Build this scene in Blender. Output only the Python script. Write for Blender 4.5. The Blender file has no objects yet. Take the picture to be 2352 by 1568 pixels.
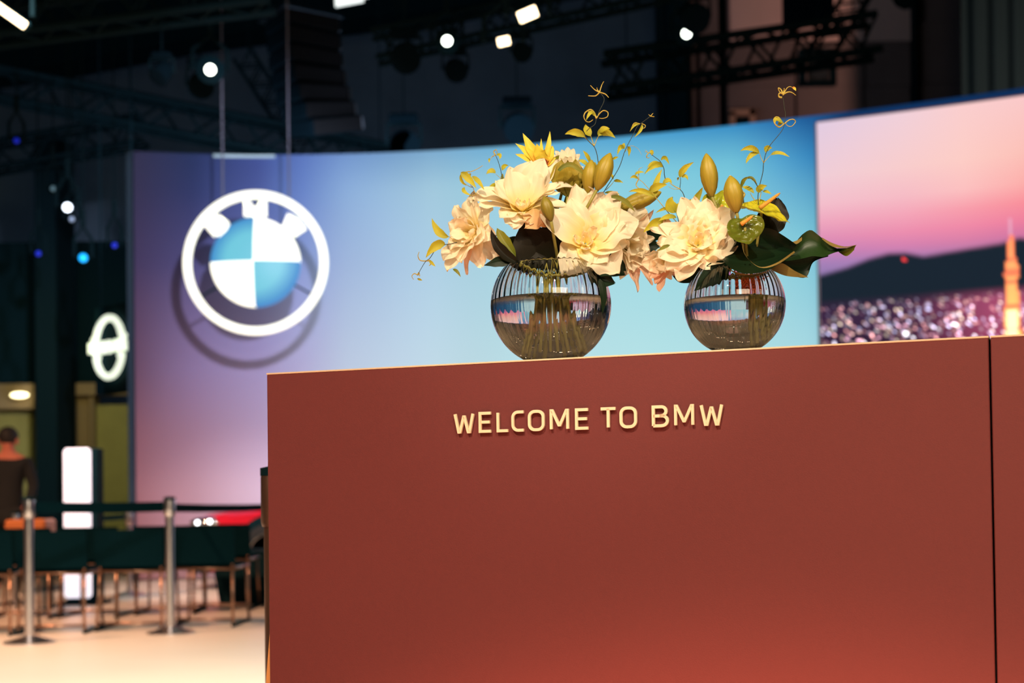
import bpy, math, random
import numpy as np
from mathutils import Vector, Matrix
random.seed(7)
rng = np.random.default_rng(7)
sc = bpy.context.scene
COL = sc.collection
PI = math.pi

# ------------------------------------------------------------------ camera
F = 3267.0                      # focal length in pixels of the 2352 px wide frame (a 50 mm lens)
CAM = Vector((0, 0, 0.95))
PITCH, ROLL = math.radians(1.13), 0.0133
ROT = Matrix.Rotation(math.pi / 2 + PITCH, 3, 'X') @ Matrix.Rotation(-ROLL, 3, 'Z')
SHIFT = 286.0 / 2352.0
cd = bpy.data.cameras.new('camera')
cd.sensor_width = 36.0
cd.lens = F / 2352.0 * 36.0
cd.shift_y = SHIFT
cd.clip_end = 200
cd.dof.use_dof = True
cd.dof.focus_distance = 2.46
cd.dof.aperture_fstop = 4.0
cam = bpy.data.objects.new('camera', cd)
cam.location = CAM
cam.rotation_euler = ROT.to_euler()
COL.objects.link(cam)
sc.camera = cam

# ------------------------------------------------------------------ world, exposure
w = bpy.data.worlds.new('hall_darkness'); sc.world = w; w.use_nodes = True
w.node_tree.nodes['Background'].inputs[0].default_value = (0.0, 0.0074, 0.0105, 1)
w.node_tree.nodes['Background'].inputs[1].default_value = 1.0
sc.view_settings.view_transform = 'Standard'
sc.view_settings.look = 'None'
sc.view_settings.exposure = 0.0
sc.view_settings.gamma = 1.0
sc.view_settings.use_curve_mapping = False
sc.cycles.use_denoising = True
sc.cycles.sample_clamp_indirect = 4.0
sc.cycles.transmission_bounces = 14
sc.cycles.max_bounces = 14

# ------------------------------------------------------------------ lights of the hall, with added fills
def aim(o, target):
    d = Vector(target) - o.location
    o.rotation_euler = d.to_track_quat('-Z', 'Y').to_euler()
def spot(name, loc, target, power, angle, blend, color, size=0.1):
    l = bpy.data.lights.new(name, 'SPOT')
    l.energy = power; l.spot_size = math.radians(angle); l.spot_blend = blend
    l.color = color; l.shadow_soft_size = size
    o = bpy.data.objects.new(name, l); o.location = loc; COL.objects.link(o); aim(o, target)
    return o
def area(name, loc, target, power, sx, sy, color):
    l = bpy.data.lights.new(name, 'AREA'); l.shape = 'RECTANGLE'
    l.energy = power; l.size = sx; l.size_y = sy; l.color = color
    o = bpy.data.objects.new(name, l); o.location = loc; COL.objects.link(o); aim(o, target)
    return o
# warm key on the counter and flowers, from a rig overhead
spot('key_spot', (-1.5, -1.6, 4.6), (0.25, 2.45, 1.3), 1040, 36, 0.9, (1.0, 0.76, 0.50), 0.09)
# wide warm fill from the front, added to brighten the flowers
area('front_fill', (1.4, -2.2, 3.2), (0.4, 2.5, 1.2), 95, 2.4, 1.0, (1.0, 0.80, 0.55))
# floor spots in front of the counter and in the aisle
spot('floor_spot', (-1.3, 2.2, 6.0), (-2.3, 6.2, 0), 7500, 50, 0.9, (1.0, 0.84, 0.66), 0.3)
spot('floor_spot', (-6.0, 7.0, 7.0), (-4.4, 11.5, 0), 3600, 60, 0.9, (1.0, 0.52, 0.30), 0.4)
q_ = math.radians(68.5); spot('counter_floor_spot', (-0.15, -1.0, 4.0), (-0.15, -1.0 + math.cos(q_), 4.0 - math.sin(q_)), 2300, 50, 0.16, (1.0, 0.40, 0.22), 0.10)
spot('bouquet_fill', (0.7, -0.8, 4.2), (0.24, 2.47, 1.46), 420, 13, 0.7, (1.0, 0.84, 0.60), 0.05)  # added lamp that brightens the flowers
spot('car_fill', (-3.5, 9.5, 6.5), (-3.0, 14.7, .8), 1900, 30, 0.6, (1.0, 0.92, 0.88), 0.1)  # added lamp that lifts the red car out of the dark
# washes on the lit wall: this one throws the roundel's shadow
spot('wall_wash', (-0.1, 5.2, 4.4), (-3.2, 16.5, 3.1), 4000, 30, 0.6, (0.80, 0.80, 1.0), 0.10)
# rear hall: lamps added to lift the dark walls
spot('rear_wall_fill', (10.0, 17.0, 4.5), (9.0, 27.0, 9.0), 1700, 70, 1.0, (1.0, 0.55, 0.42), 0.4)
spot('rear_wall_fill', (-6.0, 18.5, 3.5), (-7.9, 24.0, 2.0), 260, 80, 1.0, (1.0, 0.9, 0.40), 0.3)
area('hall_fill', (-3, 18.5, 5.2), (-3, 27, 9), 100, 10, 1.5, (0.62, 0.75, 1.0))  # added unseen lamp that lifts the dark rear wall

# ------------------------------------------------------------------ geometry helpers
def ray(px, py):
    d = Vector(((px - 1176.0) / F, (784.0 - py) / F + SHIFT * 2352.0 / F, -1.0))
    return ROT @ d
def P(px, py, Y):
    """world point seen at that pixel of the frame, at depth Y"""
    d = ray(px, py)
    return CAM + d * (Y / d.y)
def srgb(r, g, b):
    f = lambda c: (c / 255 / 12.92) if c / 255 <= 0.04045 else ((c / 255 + 0.055) / 1.055) ** 2.4
    return (f(r), f(g), f(b))

class MB:
    def __init__(s): s.v, s.f = [], []
    def add(s, vs, fs):
        k = len(s.v); s.v += [tuple(p) for p in vs]; s.f += [tuple(i + k for i in f) for f in fs]; return s
    def box(s, c, size, rot=None, bev=0.0):
        c = Vector(c); hx, hy, hz = (q / 2 for q in size)
        R = rot if rot is not None else Matrix.Identity(3)
        if bev <= 0:
            vs = [c + R @ Vector((x * hx, y * hy, z * hz)) for z in (-1, 1) for y in (-1, 1) for x in (-1, 1)]
            return s.add(vs, [(0,2,3,1),(4,5,7,6),(0,1,5,4),(2,6,7,3),(0,4,6,2),(1,3,7,5)])
        b = min(bev, hx * .99, hy * .99, hz * .99); vs = []; idx = {}
        for sx in (-1, 1):
            for sy in (-1, 1):
                for sz in (-1, 1):
                    for a in range(3):
                        q = [sx * (hx - b), sy * (hy - b), sz * (hz - b)]
                        q[a] = (sx * hx, sy * hy, sz * hz)[a]
                        idx[(sx, sy, sz, a)] = len(vs); vs.append(c + R @ Vector(q))
        fs = []
        for a in range(3):
            o1, o2 = [k for k in range(3) if k != a]
            for sg in (-1, 1):
                ring = []
                for p, q in ((-1, -1), (1, -1), (1, 1), (-1, 1)):
                    t = [0, 0, 0]; t[a] = sg; t[o1] = p; t[o2] = q; ring.append(idx[(t[0], t[1], t[2], a)])
                fs.append(ring)
        for a in range(3):
            o1, o2 = [k for k in range(3) if k != a]
            for p in (-1, 1):
                for q in (-1, 1):
                    t0 = [0, 0, 0]; t0[a] = -1; t0[o1] = p; t0[o2] = q
                    t1 = list(t0); t1[a] = 1
                    fs.append([idx[(*t0, o1)], idx[(*t1, o1)], idx[(*t1, o2)], idx[(*t0, o2)]])
        for sx in (-1, 1):
            for sy in (-1, 1):
                for sz in (-1, 1):
                    fs.append([idx[(sx, sy, sz, 0)], idx[(sx, sy, sz, 1)], idx[(sx, sy, sz, 2)]])
        return s.add(vs, fs)
    def tube(s, pts, r, n=8, closed=False, cap=True):
        pts = [Vector(p) for p in pts]; m = len(pts)
        rr = r if isinstance(r, (list, tuple)) else [r] * m
        up = None; vs = []
        for i, p in enumerate(pts):
            a = pts[(i - 1) % m] if (closed or i > 0) else p
            b = pts[(i + 1) % m] if (closed or i < m - 1) else p
            t = (b - a).normalized()
            if up is None:
                up = t.orthogonal().normalized()
            up = (up - t * up.dot(t))
            up = up.normalized() if up.length > 1e-8 else t.orthogonal().normalized()
            sd = t.cross(up)
            for k in range(n):
                an = 2 * PI * k / n
                vs.append(p + (up * math.cos(an) + sd * math.sin(an)) * rr[i])
        fs = []
        for i in range(m if closed else m - 1):
            j = (i + 1) % m
            for k in range(n):
                l = (k + 1) % n
                fs.append((i * n + k, i * n + l, j * n + l, j * n + k))
        if cap and not closed:
            fs.append(tuple(range(n))[::-1]); fs.append(tuple((m - 1) * n + k for k in range(n)))
        return s.add(vs, fs)
    def lathe(s, c, prof, n=32, axis=None, flute=0, famp=0.0, close=False):
        """prof: list of (r, z)"""
        c = Vector(c); R = Matrix.Identity(3)
        if axis is not None: R = Vector((0, 0, 1)).rotation_difference(Vector(axis)).to_matrix()
        vs = []
        for q in prof:
            r, z = q[0], q[1]; fa = q[2] if len(q) > 2 else 0
            for k in range(n):
                a = 2 * PI * k / n
                rr = r * (1 + fa * famp * math.cos(flute * a)) if fa else r
                zz = z + (q[3] * math.cos(flute * a) if len(q) > 3 else 0)
                vs.append(c + R @ Vector((rr * math.cos(a), rr * math.sin(a), zz)))
        m = len(prof); fs = []
        for i in range(m if close else m - 1):
            j = (i + 1) % m
            for k in range(n):
                l = (k + 1) % n
                fs.append((i * n + k, i * n + l, j * n + l, j * n + k))
        if not close:
            if prof[0][0] > 1e-6: fs.append(tuple(range(n))[::-1])
            if prof[-1][0] > 1e-6: fs.append(tuple((m - 1) * n + k for k in range(n)))
        return s.add(vs, fs)
    def grid(s, g):
        """g: rows of points"""
        m, n = len(g), len(g[0]); vs = [p for row in g for p in row]
        return s.add(vs, [(i*n+j, i*n+j+1, (i+1)*n+j+1, (i+1)*n+j) for i in range(m-1) for j in range(n-1)])
    def prism(s, outline, nrm, depth):
        """closed outline (3-D points in one plane) pushed along nrm by depth"""
        nrm = Vector(nrm).normalized() * depth; n = len(outline)
        a = [Vector(p) for p in outline]; b = [p + nrm for p in a]
        return s.add(a + b, [tuple(range(n))[::-1], tuple(range(n, 2 * n))] + [(i, (i+1) % n, n + (i+1) % n, n + i) for i in range(n)])
    def ball(s, c, r, n=12, m=8):
        rx, ry, rz = r if isinstance(r, (tuple, list)) else (r, r, r); c = Vector(c)
        g = [[c + Vector((rx*math.sin(PI*i/m)*math.cos(2*PI*k/n), ry*math.sin(PI*i/m)*math.sin(2*PI*k/n), rz*math.cos(PI*i/m))) for k in range(n+1)] for i in range(m+1)]
        return s.grid(g)

def build(name, mb, mat, parent=None, smooth=False, origin=None, angle=None):
    me = bpy.data.meshes.new(name)
    if parent is not None:
        q = parent
        while q.parent is not None: q = q.parent
        off = q.location.copy()
        if parent.parent is not None or parent.type == 'MESH':
            off = q.location.copy()
    elif origin is not None:
        off = Vector(origin)
    else:
        a = np.array(mb.v); off = Vector(((a[:,0].min()+a[:,0].max())/2, (a[:,1].min()+a[:,1].max())/2, a[:,2].min()))
    vs = [(p[0]-off.x, p[1]-off.y, p[2]-off.z) for p in mb.v]
    me.from_pydata(vs, [], mb.f); me.validate(); me.update()
    if mat: me.materials.append(mat)
    if smooth:
        me.shade_smooth()
        if angle: me.set_sharp_from_angle(angle=math.radians(angle))
    o = bpy.data.objects.new(name, me); COL.objects.link(o)
    if parent is not None: o.parent = parent
    else: o.location = off
    return o
def tag(o, label=None, cat=None, group=None, kind=None):
    if label: o['label'] = label
    if cat: o['category'] = cat
    if group: o['group'] = group
    if kind: o['kind'] = kind
    return o
def thing(name, loc, label, cat, group=None):
    o = bpy.data.objects.new(name, None); o.location = Vector(loc); o.empty_display_size = .1
    COL.objects.link(o); return tag(o, label, cat, group)
def copy_tree(o, parent=None):
    c = o.copy(); COL.objects.link(c); c.parent = parent
    for ch in list(o.children): copy_tree(ch, c)
    return c

# ------------------------------------------------------------------ materials
def nmat(name):
    m = bpy.data.materials.new(name); m.use_nodes = True
    return m, m.node_tree, m.node_tree.nodes['Principled BSDF']
def mat(name, col, rough=0.5, metal=0.0, var=0.12, scale=30.0, bump=0.0, bscale=200.0, spec=0.5, sss=0.0, trans=0.0, coat=0.0, sheen=0.0, detail=3.0):
    m, nt, b = nmat(name); N, L = nt.nodes, nt.links
    tc = N.new('ShaderNodeTexCoord'); nz = N.new('ShaderNodeTexNoise')
    nz.inputs['Scale'].default_value = scale; nz.inputs['Detail'].default_value = detail
    L.new(tc.outputs['Object'], nz.inputs['Vector'])
    mx = N.new('ShaderNodeMix'); mx.data_type = 'RGBA'
    mx.inputs[6].default_value = (*[c * (1 - var) for c in col], 1)
    mx.inputs[7].default_value = (*[min(1, c * (1 + var)) for c in col], 1)
    L.new(nz.outputs['Fac'], mx.inputs[0]); L.new(mx.outputs[2], b.inputs['Base Color'])
    b.inputs['Roughness'].default_value = rough; b.inputs['Metallic'].default_value = metal
    b.inputs['Specular IOR Level'].default_value = spec
    b.inputs['Coat Weight'].default_value = coat
    b.inputs['Sheen Weight'].default_value = sheen
    if sss: 
        b.inputs['Subsurface Weight'].default_value = sss; b.inputs['Subsurface Scale'].default_value = 0.004
    if bump:
        n2 = N.new('ShaderNodeTexNoise'); n2.inputs['Scale'].default_value = bscale; n2.inputs['Detail'].default_value = 4
        L.new(tc.outputs['Object'], n2.inputs['Vector'])
        bp = N.new('ShaderNodeBump'); bp.inputs['Strength'].default_value = bump; bp.inputs['Distance'].default_value = 0.002
        L.new(n2.outputs['Fac'], bp.inputs['Height']); L.new(bp.outputs[0], b.inputs['Normal'])
    if trans:
        t = N.new('ShaderNodeBsdfTranslucent'); L.new(mx.outputs[2], t.inputs[0])
        ms = N.new('ShaderNodeMixShader'); ms.inputs[0].default_value = trans
        out = N['Material Output']; L.new(b.outputs[0], ms.inputs[1]); L.new(t.outputs[0], ms.inputs[2]); L.new(ms.outputs[0], out.inputs[0])
    return m
def emat(name, col, strength):
    m, nt, b = nmat(name)
    b.inputs['Base Color'].default_value = (*col, 1); b.inputs['Roughness'].default_value = .4
    b.inputs['Emission Color'].default_value = (*col, 1); b.inputs['Emission Strength'].default_value = strength
    return m
M = {}
M['dark_hall'] = mat('dark_hall_paint', (0.16, 0.24, 0.32), .9, scale=1.2, var=.3)
M['ceiling'] = mat('dark_ceiling', (0.03, 0.07, 0.09), .95, scale=.8, var=.3)
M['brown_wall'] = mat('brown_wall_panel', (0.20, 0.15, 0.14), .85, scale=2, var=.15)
M['lit_brown'] = mat('lit_brown_panel', (0.80, 0.56, 0.50), .85, scale=2, var=.1)
M['black'] = mat('black_matt', (0.004, 0.020, 0.027), .8, scale=20, var=.2, spec=.06)
M['blackfab'] = mat('black_upholstery', (0.0015, 0.014, 0.020), .95, scale=60, var=.2, bump=.3, spec=.03)
M['truss'] = mat('dark_truss_metal', (0.003, 0.014, 0.018), .8, spec=.08)
M['steel'] = mat('brushed_steel', (0.62, 0.60, 0.62), .28, metal=1.0, scale=80, var=.08)
M['bronze'] = mat('dark_bronze_metal', (0.20, 0.11, 0.08), .4, metal=.7)
M['copper'] = mat('warm_tube_metal', (0.36, 0.21, 0.14), .3, metal=.85)
M['floor'] = mat('pale_floor', (0.72, 0.62, 0.52), .38, scale=1.5, var=.06, bump=.05, bscale=30)
M['terracotta'] = mat('terracotta_laminate', (0.152, 0.034, 0.036), .62, scale=260, var=.05, bump=.08, bscale=500, spec=.3)
M['cream'] = mat('cream_laminate', (0.80, 0.62, 0.45), .5, scale=20, var=.03)
M['letter'] = mat('cream_letter_acrylic', (0.95, 0.78, 0.55), .42, scale=20, var=.02)
M['ochre'] = mat('ochre_side_panel', (0.75, 0.36, 0.12), .6, scale=10, var=.05)
# ================================================================== the setting
def struct(name, mb, m, **k):
    return tag(build(name, mb, m, **k), kind='structure')
struct('floor', MB().box((0, 10, -0.05), (46, 44, 0.1)), M['floor'])
struct('ceiling', MB().box((0, 10, 14.05), (46, 44, 0.1)), M['ceiling'])
# rear wall of the hall: dark wide part, then the brown bays at the right
struct('wall_back', MB().box((-6.2, 30.15, 7), (33.6, 0.3, 14)), M['dark_hall'])
def pbox(mb, x0, x1, y0, y1, Y, th):
    """upright box whose front face covers these frame pixels at depth Y"""
    a, b = P(x0, y0, Y), P(x1, y1, Y)
    return mb.box(((a.x+b.x)/2, Y+th/2, (a.z+b.z)/2), (abs(b.x-a.x), th, abs(a.z-b.z)))
# dark suspended ceiling panel over the left of the hall (its lower edge rises to the right)
m_ = MB(); q = [P(-60, 172, 27), P(100, 150, 27), P(450, 84, 27), P(640, 60, 27), P(1000, 20, 27), P(1420, -60, 27), P(1420, -220, 27), P(-60, -220, 27)]
m_.prism(q, (0, 1, 0), 1.0)
struct('trim_1', m_, M['black'])
bay = thing('wall_right', (10, 26, 0), None, None); bay['kind'] = 'structure'
def wallpart(name, x0, x1, y0, y1, Y, th, mt):
    return build(name, pbox(MB(), x0, x1, y0, y1, Y, th), mt, bay)
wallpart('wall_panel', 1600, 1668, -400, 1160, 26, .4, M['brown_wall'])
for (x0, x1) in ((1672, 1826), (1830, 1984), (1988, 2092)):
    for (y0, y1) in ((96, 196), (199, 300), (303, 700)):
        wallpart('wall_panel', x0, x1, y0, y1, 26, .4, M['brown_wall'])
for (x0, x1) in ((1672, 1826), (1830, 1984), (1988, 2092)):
    wallpart('lit_wall_panel', x0, x1, -260, 93, 26, .4, M['lit_brown'])  # paler colour puts brighter light on the top row
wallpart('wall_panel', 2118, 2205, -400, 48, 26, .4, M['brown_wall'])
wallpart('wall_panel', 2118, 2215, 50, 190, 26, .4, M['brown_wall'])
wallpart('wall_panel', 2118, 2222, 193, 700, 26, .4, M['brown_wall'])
wallpart('pillar', 2092, 2118, -400, 900, 25.8, .5, M['black'])
wallpart('pillar', 1525, 1590, -400, 900, 25.5, .6, M['black'])
wallpart('wall_panel', 1590, 1600, -400, 900, 26, .4, M['brown_wall'])
build('backing', pbox(MB(), 1500, 2900, -500, 1160, 26.6, .3), M['black'], bay)
struct('trim_2', pbox(MB(), 2225, 3000, -300, 700, 24, .3), M['dark_hall'])
cu = MB(); rows = []
for j in range(60):
    x = 2185 + j * 8; y = 23.2 + .09 * math.sin(j * 1.1)
    a = P(x + 18, -300, y); b = P(x + 30, 700, y); rows.append([a, b])
cu.grid(rows)
o = build('stage_curtain', cu, mat('dark_teal_curtain', (0.004, 0.03, 0.04), .9), smooth=True)
tag(o, 'dark teal curtain hanging high up at the right edge behind the screen', 'curtain')

# left side of the hall: olive lit shopfronts between black pillars
M['olive'] = mat('olive_wall_fabric', (0.36, 0.33, 0.10), .9, scale=3, var=.2)
M['tan'] = mat('tan_wall', (0.34, 0.24, 0.12), .9, scale=2, var=.1)
lb = thing('wall_left', (-7, 23, 0), None, None); lb['kind'] = 'structure'
def lp(name, x0, x1, y0, y1, Y, th, mt): return build(name, pbox(MB(), x0, x1, y0, y1, Y, th), mt, lb)
lp('wall_panel', -260, 74, 940, 1230, 24, .3, M['olive'])
lp('lintel', -260, 78, 885, 938, 23.6, .7, M['tan'])
lp('pillar', 78, 133, 300, 1310, 22.6, 1.0, M['truss'])
lp('wall_panel', 136, 206, 880, 1230, 24, .3, M['tan'])
lp('wall_panel', 216, 330, 930, 1235, 24, .3, M['olive'])
lp('door_jamb', 206, 216, 905, 1235, 23.8, .4, M['tan'])
lp('lintel', 136, 340, 880, 905, 23.7, .3, M['tan'])
lp('header', -260, 340, 560, 880, 24.2, .3, M['black'])
dl = thing('downlight', P(45, 907, 23.4), 'round warm downlight glowing in the tan soffit at the far left', 'lamp')
c = P(45, 907, 23.35)
build('lens', MB().ball(c, (.15, .05, .045), 16, 8), emat('downlight_glow', srgb(255, 245, 190), 5), dl, smooth=True)
build('rim', MB().tube([c + Vector((.17*math.cos(a), .02, .06*math.sin(a))) for a in np.linspace(0, 2*PI, 20, endpoint=False)], .014, 6, closed=True), M['tan'], dl, smooth=True)

# ------------------------------------------------------------------ the long curved luminous wall
WX = np.array([-4.36, -2.44, -.9, .617, 2.52, 3.79, 5.18, 7.0, 9.5]); WY = np.array([16.5, 16.74, 16.68, 16.32, 15.66, 15.08, 14.4, 13.3, 11.5])
WP = np.polyfit(WX, WY, 4)
def wall_y(x): return float(np.polyval(WP, x))
ZT = 5.0
def px_to_X(px):
    x = (px - 1176) / F * 16
    for _ in range(6): x = (px - 1176) / F * wall_y(x)
    return x
cols = [312, 450, 600, 700, 800, 1000, 1200, 1500, 1700, 1800, 1876, 1960, 2700]
CX = [px_to_X(c) for c in cols]
zr = [5.0, 4.55, 3.7, 2.45, 1.7, 1.05, 0.0]
T = [
 [(55,55,80),(44,58,98),(68,84,145),(95,125,192),(118,155,208),(130,178,215),(105,175,212),(75,160,208),(55,140,195),(40,110,170),(28,85,145),(14,50,95),(10,40,80)],
 [(58,55,82),(52,62,105),(82,98,158),(108,138,200),(140,175,215),(165,205,226),(150,208,226),(130,203,222),(115,195,217),(85,165,208),(55,135,190),(20,60,110),(12,45,90)],
 [(70,60,92),(82,80,125),(112,120,175),(140,158,208),(158,182,215),(172,206,226),(168,215,227),(158,216,226),(150,212,224),(138,205,220),(120,195,215),(30,80,130),(14,50,95)],
 [(110,80,100),(146,126,162),(168,156,194),(184,182,214),(190,206,224),(192,218,230),(185,222,230),(180,225,230),(175,222,228),(170,218,226),(165,215,225),(40,90,140),(20,60,105)],
 [(142,97,106),(166,132,150),(188,166,190),(196,190,216),(200,208,226),(200,218,230),(195,222,230),(190,225,230),(185,222,228),(180,218,226),(175,215,225),(60,110,150),(30,70,115)],
 [(152,106,112),(170,136,147),(200,178,195),(205,195,215),(205,208,226),(205,218,230),(200,222,230),(195,225,230),(190,222,228),(185,218,226),(180,215,225),(70,120,155),(40,80,120)],
 [(140,100,105),(160,130,140),(190,170,185),(195,185,205),(195,200,216),(195,208,220),(190,212,220),(185,215,220),(180,212,218),(175,208,216),(170,205,215),(70,120,150),(40,80,120)]]
T = np.array([[srgb(*c) for c in r] for r in T])
EM = np.array([.11, .12, .20, .34, .62, .90, 1, 1, 1, 1, 1, 1, 1])
def wall_col(X, z):
    r = np.array([[np.interp(X, CX, T[i, :, k]) for k in range(3)] for i in range(len(zr))])
    return [np.interp(-z, [-q for q in zr], r[:, k]) for k in range(3)]
def color_mesh(name, xs, zs, yf, colf, th, mt, parent=None, emf=None):
    vs, fs, cl = [], [], []
    n, m = len(xs), len(zs)
    for z in zs:
        for x in xs:
            vs.append((x, yf(x), z)); cl.append((*colf(x, z), emf(x) if emf else 1.0))
    fs = [(i*n+j, i*n+j+1, (i+1)*n+j+1, (i+1)*n+j) for i in range(m-1) for j in range(n-1)]
    # back and rim so that it has a thickness
    k = len(vs)
    for z in (zs[0], zs[-1]):
        for x in xs: vs.append((x, yf(x) + th, z)); cl.append((.01, .02, .03, 0))
    for j in range(n-1):
        fs.append((k+j+1, k+j, k+n+j, k+n+j+1))
        fs.append((j, j+1, k+j+1, k+j) if zs[0] > zs[-1] else (j+1, j, k+j, k+j+1))
        fs.append(((m-1)*n+j+1, (m-1)*n+j, k+n+j, k+n+j+1))
    fs.append((0, k, k+n, (m-1)*n)); fs.append((n-1, k+n-1, k+2*n-1, m*n-1))
    me = bpy.data.meshes.new(name); me.from_pydata(vs, [], fs); me.update()
    at = me.color_attributes.new('picture', 'FLOAT_COLOR', 'POINT')
    at.data.foreach_set('color', np.array(cl, dtype=np.float32).ravel())
    me.materials.append(mt)
    o = bpy.data.objects.new(name, me); COL.objects.link(o)
    if parent: o.parent = parent
    return o
def picture_mat(name, strength, diffuse):
    m, nt, b = nmat(name); N, L = nt.nodes, nt.links
    a = N.new('ShaderNodeVertexColor'); a.layer_name = 'picture'
    L.new(a.outputs['Color'], b.inputs['Emission Color'])
    mu = N.new('ShaderNodeMath'); mu.operation = 'MULTIPLY'; mu.inputs[1].default_value = strength
    L.new(a.outputs['Alpha'], mu.inputs[0]); L.new(mu.outputs[0], b.inputs['Emission Strength'])
    mx = N.new('ShaderNodeMix'); mx.data_type = 'RGBA'; mx.blend_type = 'MULTIPLY'; mx.inputs[0].default_value = 1
    ml = N.new('ShaderNodeMath'); ml.operation = 'MULTIPLY_ADD'; ml.inputs[1].default_value = -diffuse; ml.inputs[2].default_value = 1.08 * diffuse
    L.new(a.outputs['Alpha'], ml.inputs[0]); L.new(a.outputs['Color'], mx.inputs[6]); L.new(ml.outputs[0], mx.inputs[7])
    L.new(mx.outputs[2], b.inputs['Base Color'])
    b.inputs['Roughness'].default_value = .8; b.inputs['Specular IOR Level'].default_value = .1
    return m
xs = list(np.linspace(CX[0], 9.4, 150)); zs = list(np.linspace(ZT, 0.02, 50))
lw = color_mesh('wall_display', xs, zs, wall_y, wall_col, .35, picture_mat('luminous_wall', 1.0, 1.0), None, lambda x: float(np.interp(x, CX, EM)))
tag(lw, kind='structure')
# dark upright end post of that wall, and the bright strip on its top edge
e0 = P(305, 700, 16.45)
tag(build('trim_3', MB().box((CX[0]-.04, 16.7, 2.5), (.07, .5, 5.0)), mat('dark_blue_trim', (0.008, 0.03, 0.05), .5)), kind='structure')
sl = MB(); pts = [Vector((px_to_X(q), wall_y(px_to_X(q)) - .05, 4.97)) for q in (498, 530, 560, 590, 620, 640)]
sl.tube(pts, .018, 8)
tag(build('strip_light', sl, emat('strip_glow', srgb(150, 175, 190), .8), smooth=True), 'thin pale light strip along the top edge of the wall above the hanging roundel', 'lamp')

# big picture screen at the right: dusk sky, mountain, town lights, lit lattice tower
SX0 = px_to_X(1886)
def sx(px): return px_to_X(px)
MTX = [sx(p) for p in (1886, 1895, 1950, 2000, 2045, 2085, 2125, 2200, 2300, 2345, 2420, 2520, 2700)]
MTZ = []
for p, y in zip((1886, 1895, 1950, 2000, 2045, 2085, 2125, 2200, 2300, 2345, 2420, 2520, 2700), (640, 638, 622, 602, 590, 589, 597, 584, 568, 555, 566, 590, 610)):
    MTZ.append(P(p, y, wall_y(sx(p))).z)
srows = [4.9, 4.33, 4.02, 3.82, 3.64, 3.50, 3.37, 3.22]
scl = [[(226,204,226),(240,208,218),(250,206,206),(250,200,200)],
       [(240,205,215),(248,205,205),(253,205,198),(252,190,180)],
       [(243,190,204),(246,188,198),(252,192,192),(253,170,165)],
       [(238,165,190),(244,165,185),(248,158,172),(250,140,150)],
       [(222,142,182),(236,142,175),(240,138,168),(238,125,155)],
       [(196,132,184),(214,130,176),(218,128,168),(210,115,160)],
       [(165,128,184),(176,126,180),(180,122,170),(170,110,155)],
       [(140,120,172),(150,118,168),(155,115,160),(150,105,150)]]
scl = np.array([[srgb(*c) for c in r] for r in scl]); SC = [sx(1886), sx(2080), sx(2220), sx(2400)]
lights = [(random.uniform(SX0, 8.4), 2.95 - 1.3 * random.random()) for _ in range(3000)]
LG = {}
for (a, b) in lights:
    c = random.choice([(1,.45,.45),(1,.6,.5),(.8,.7,1),(.95,.9,1),(.65,.65,1),(1,.5,.65),(1,.8,.6)])
    s = random.choice([.3,.4,.6,1.0,1.6,3.2]) * (0.35 + 1.0 * min(1, max(0, (2.98 - b) / .38)))
    LG.setdefault((int(a * 48), int(b * 48)), []).append(tuple(q * s for q in c))
TX = sx(2325)
def screen_col(X, z):
    mz = np.interp(X, MTX, MTZ)
    k = min(1, max(0, (z - mz) / .05))
    r = np.array([[np.interp(X, SC, scl[i, :, q]) for q in range(3)] for i in range(len(srows))])
    sky = np.array([np.interp(-z, [-q for q in srows], r[:, q]) for q in range(3)])
    mt = np.array(srgb(26, 38, 50))
    col = sky * k + mt * (1 - k)
    if z < 3.0:
        f = min(1, (3.0 - z) / .14)
        base = np.array(srgb(60, 38, 66)) * (1.0 - .35 * max(0, min(1, (2.75 - z) / .3)))
        glow = np.array(srgb(190, 80, 110)) * math.exp(-((X - TX) / .55) ** 2) * .7
        col = col * (1 - f) + (base + glow) * f
        for c in LG.get((int(X * 48), int(z * 48)), ()): col = col + np.array(c) * f
    # small red beacon on the ridge
    if (X - sx(2080)) ** 2 + (z - P(2080, 600, wall_y(sx(2080))).z) ** 2 < .018 ** 2: col = np.array((1.6, .08, .08))
    # lattice tower: splayed foot, waist platforms, tapering mast
    prof = [(1.4, .21), (2.3, .092), (2.6, .070), (2.84, .058), (3.05, .050), (3.10, .062), (3.20, .054), (3.24, .038), (3.36, .028), (3.5, .018), (3.53, .006), (3.66, .004), (3.68, 0)]
    if z < 3.68:
        hw = np.interp(z, [p[0] for p in prof], [p[1] for p in prof])
        if abs(X - TX) < hw:
            hot = .5 + .5 * math.cos((X - TX) / hw * PI / 2)
            up = min(1, max(0, (z - 2.4) / 1.0))
            tc = np.array((1.0, .42 - .17 * up, .10)) * (1.1 + 1.1 * hot * (1 - .55 * up))
            if 3.08 < z < 3.17 or int(z * 26) % 6 == 0: tc = np.array((1.2, .26, .12))
            if z < 2.75 and hot > .75: tc = tc + np.array((.5, .7, .5))
            if z > 3.50: tc = np.array((.85, .45, .6))
            col = tc
    return col
xs = list(np.arange(SX0, 8.4, .019)); zs = list(np.arange(4.9, 1.3, -.019))
scr = thing('picture_screen', (6, 14, 0), 'bright screen with pink dusk sky, dark mountain, town lights and lit tower', 'screen')
d = color_mesh('display', xs, zs, lambda x: wall_y(x) - .09, screen_col, .05, picture_mat('screen_picture', 1.0, 0.05), None)
scr.location = (xs[len(xs)//2], wall_y(xs[len(xs)//2]), 1.3)
for v in d.data.vertices: v.co -= scr.location
d.parent = scr
fr = MB()
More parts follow.
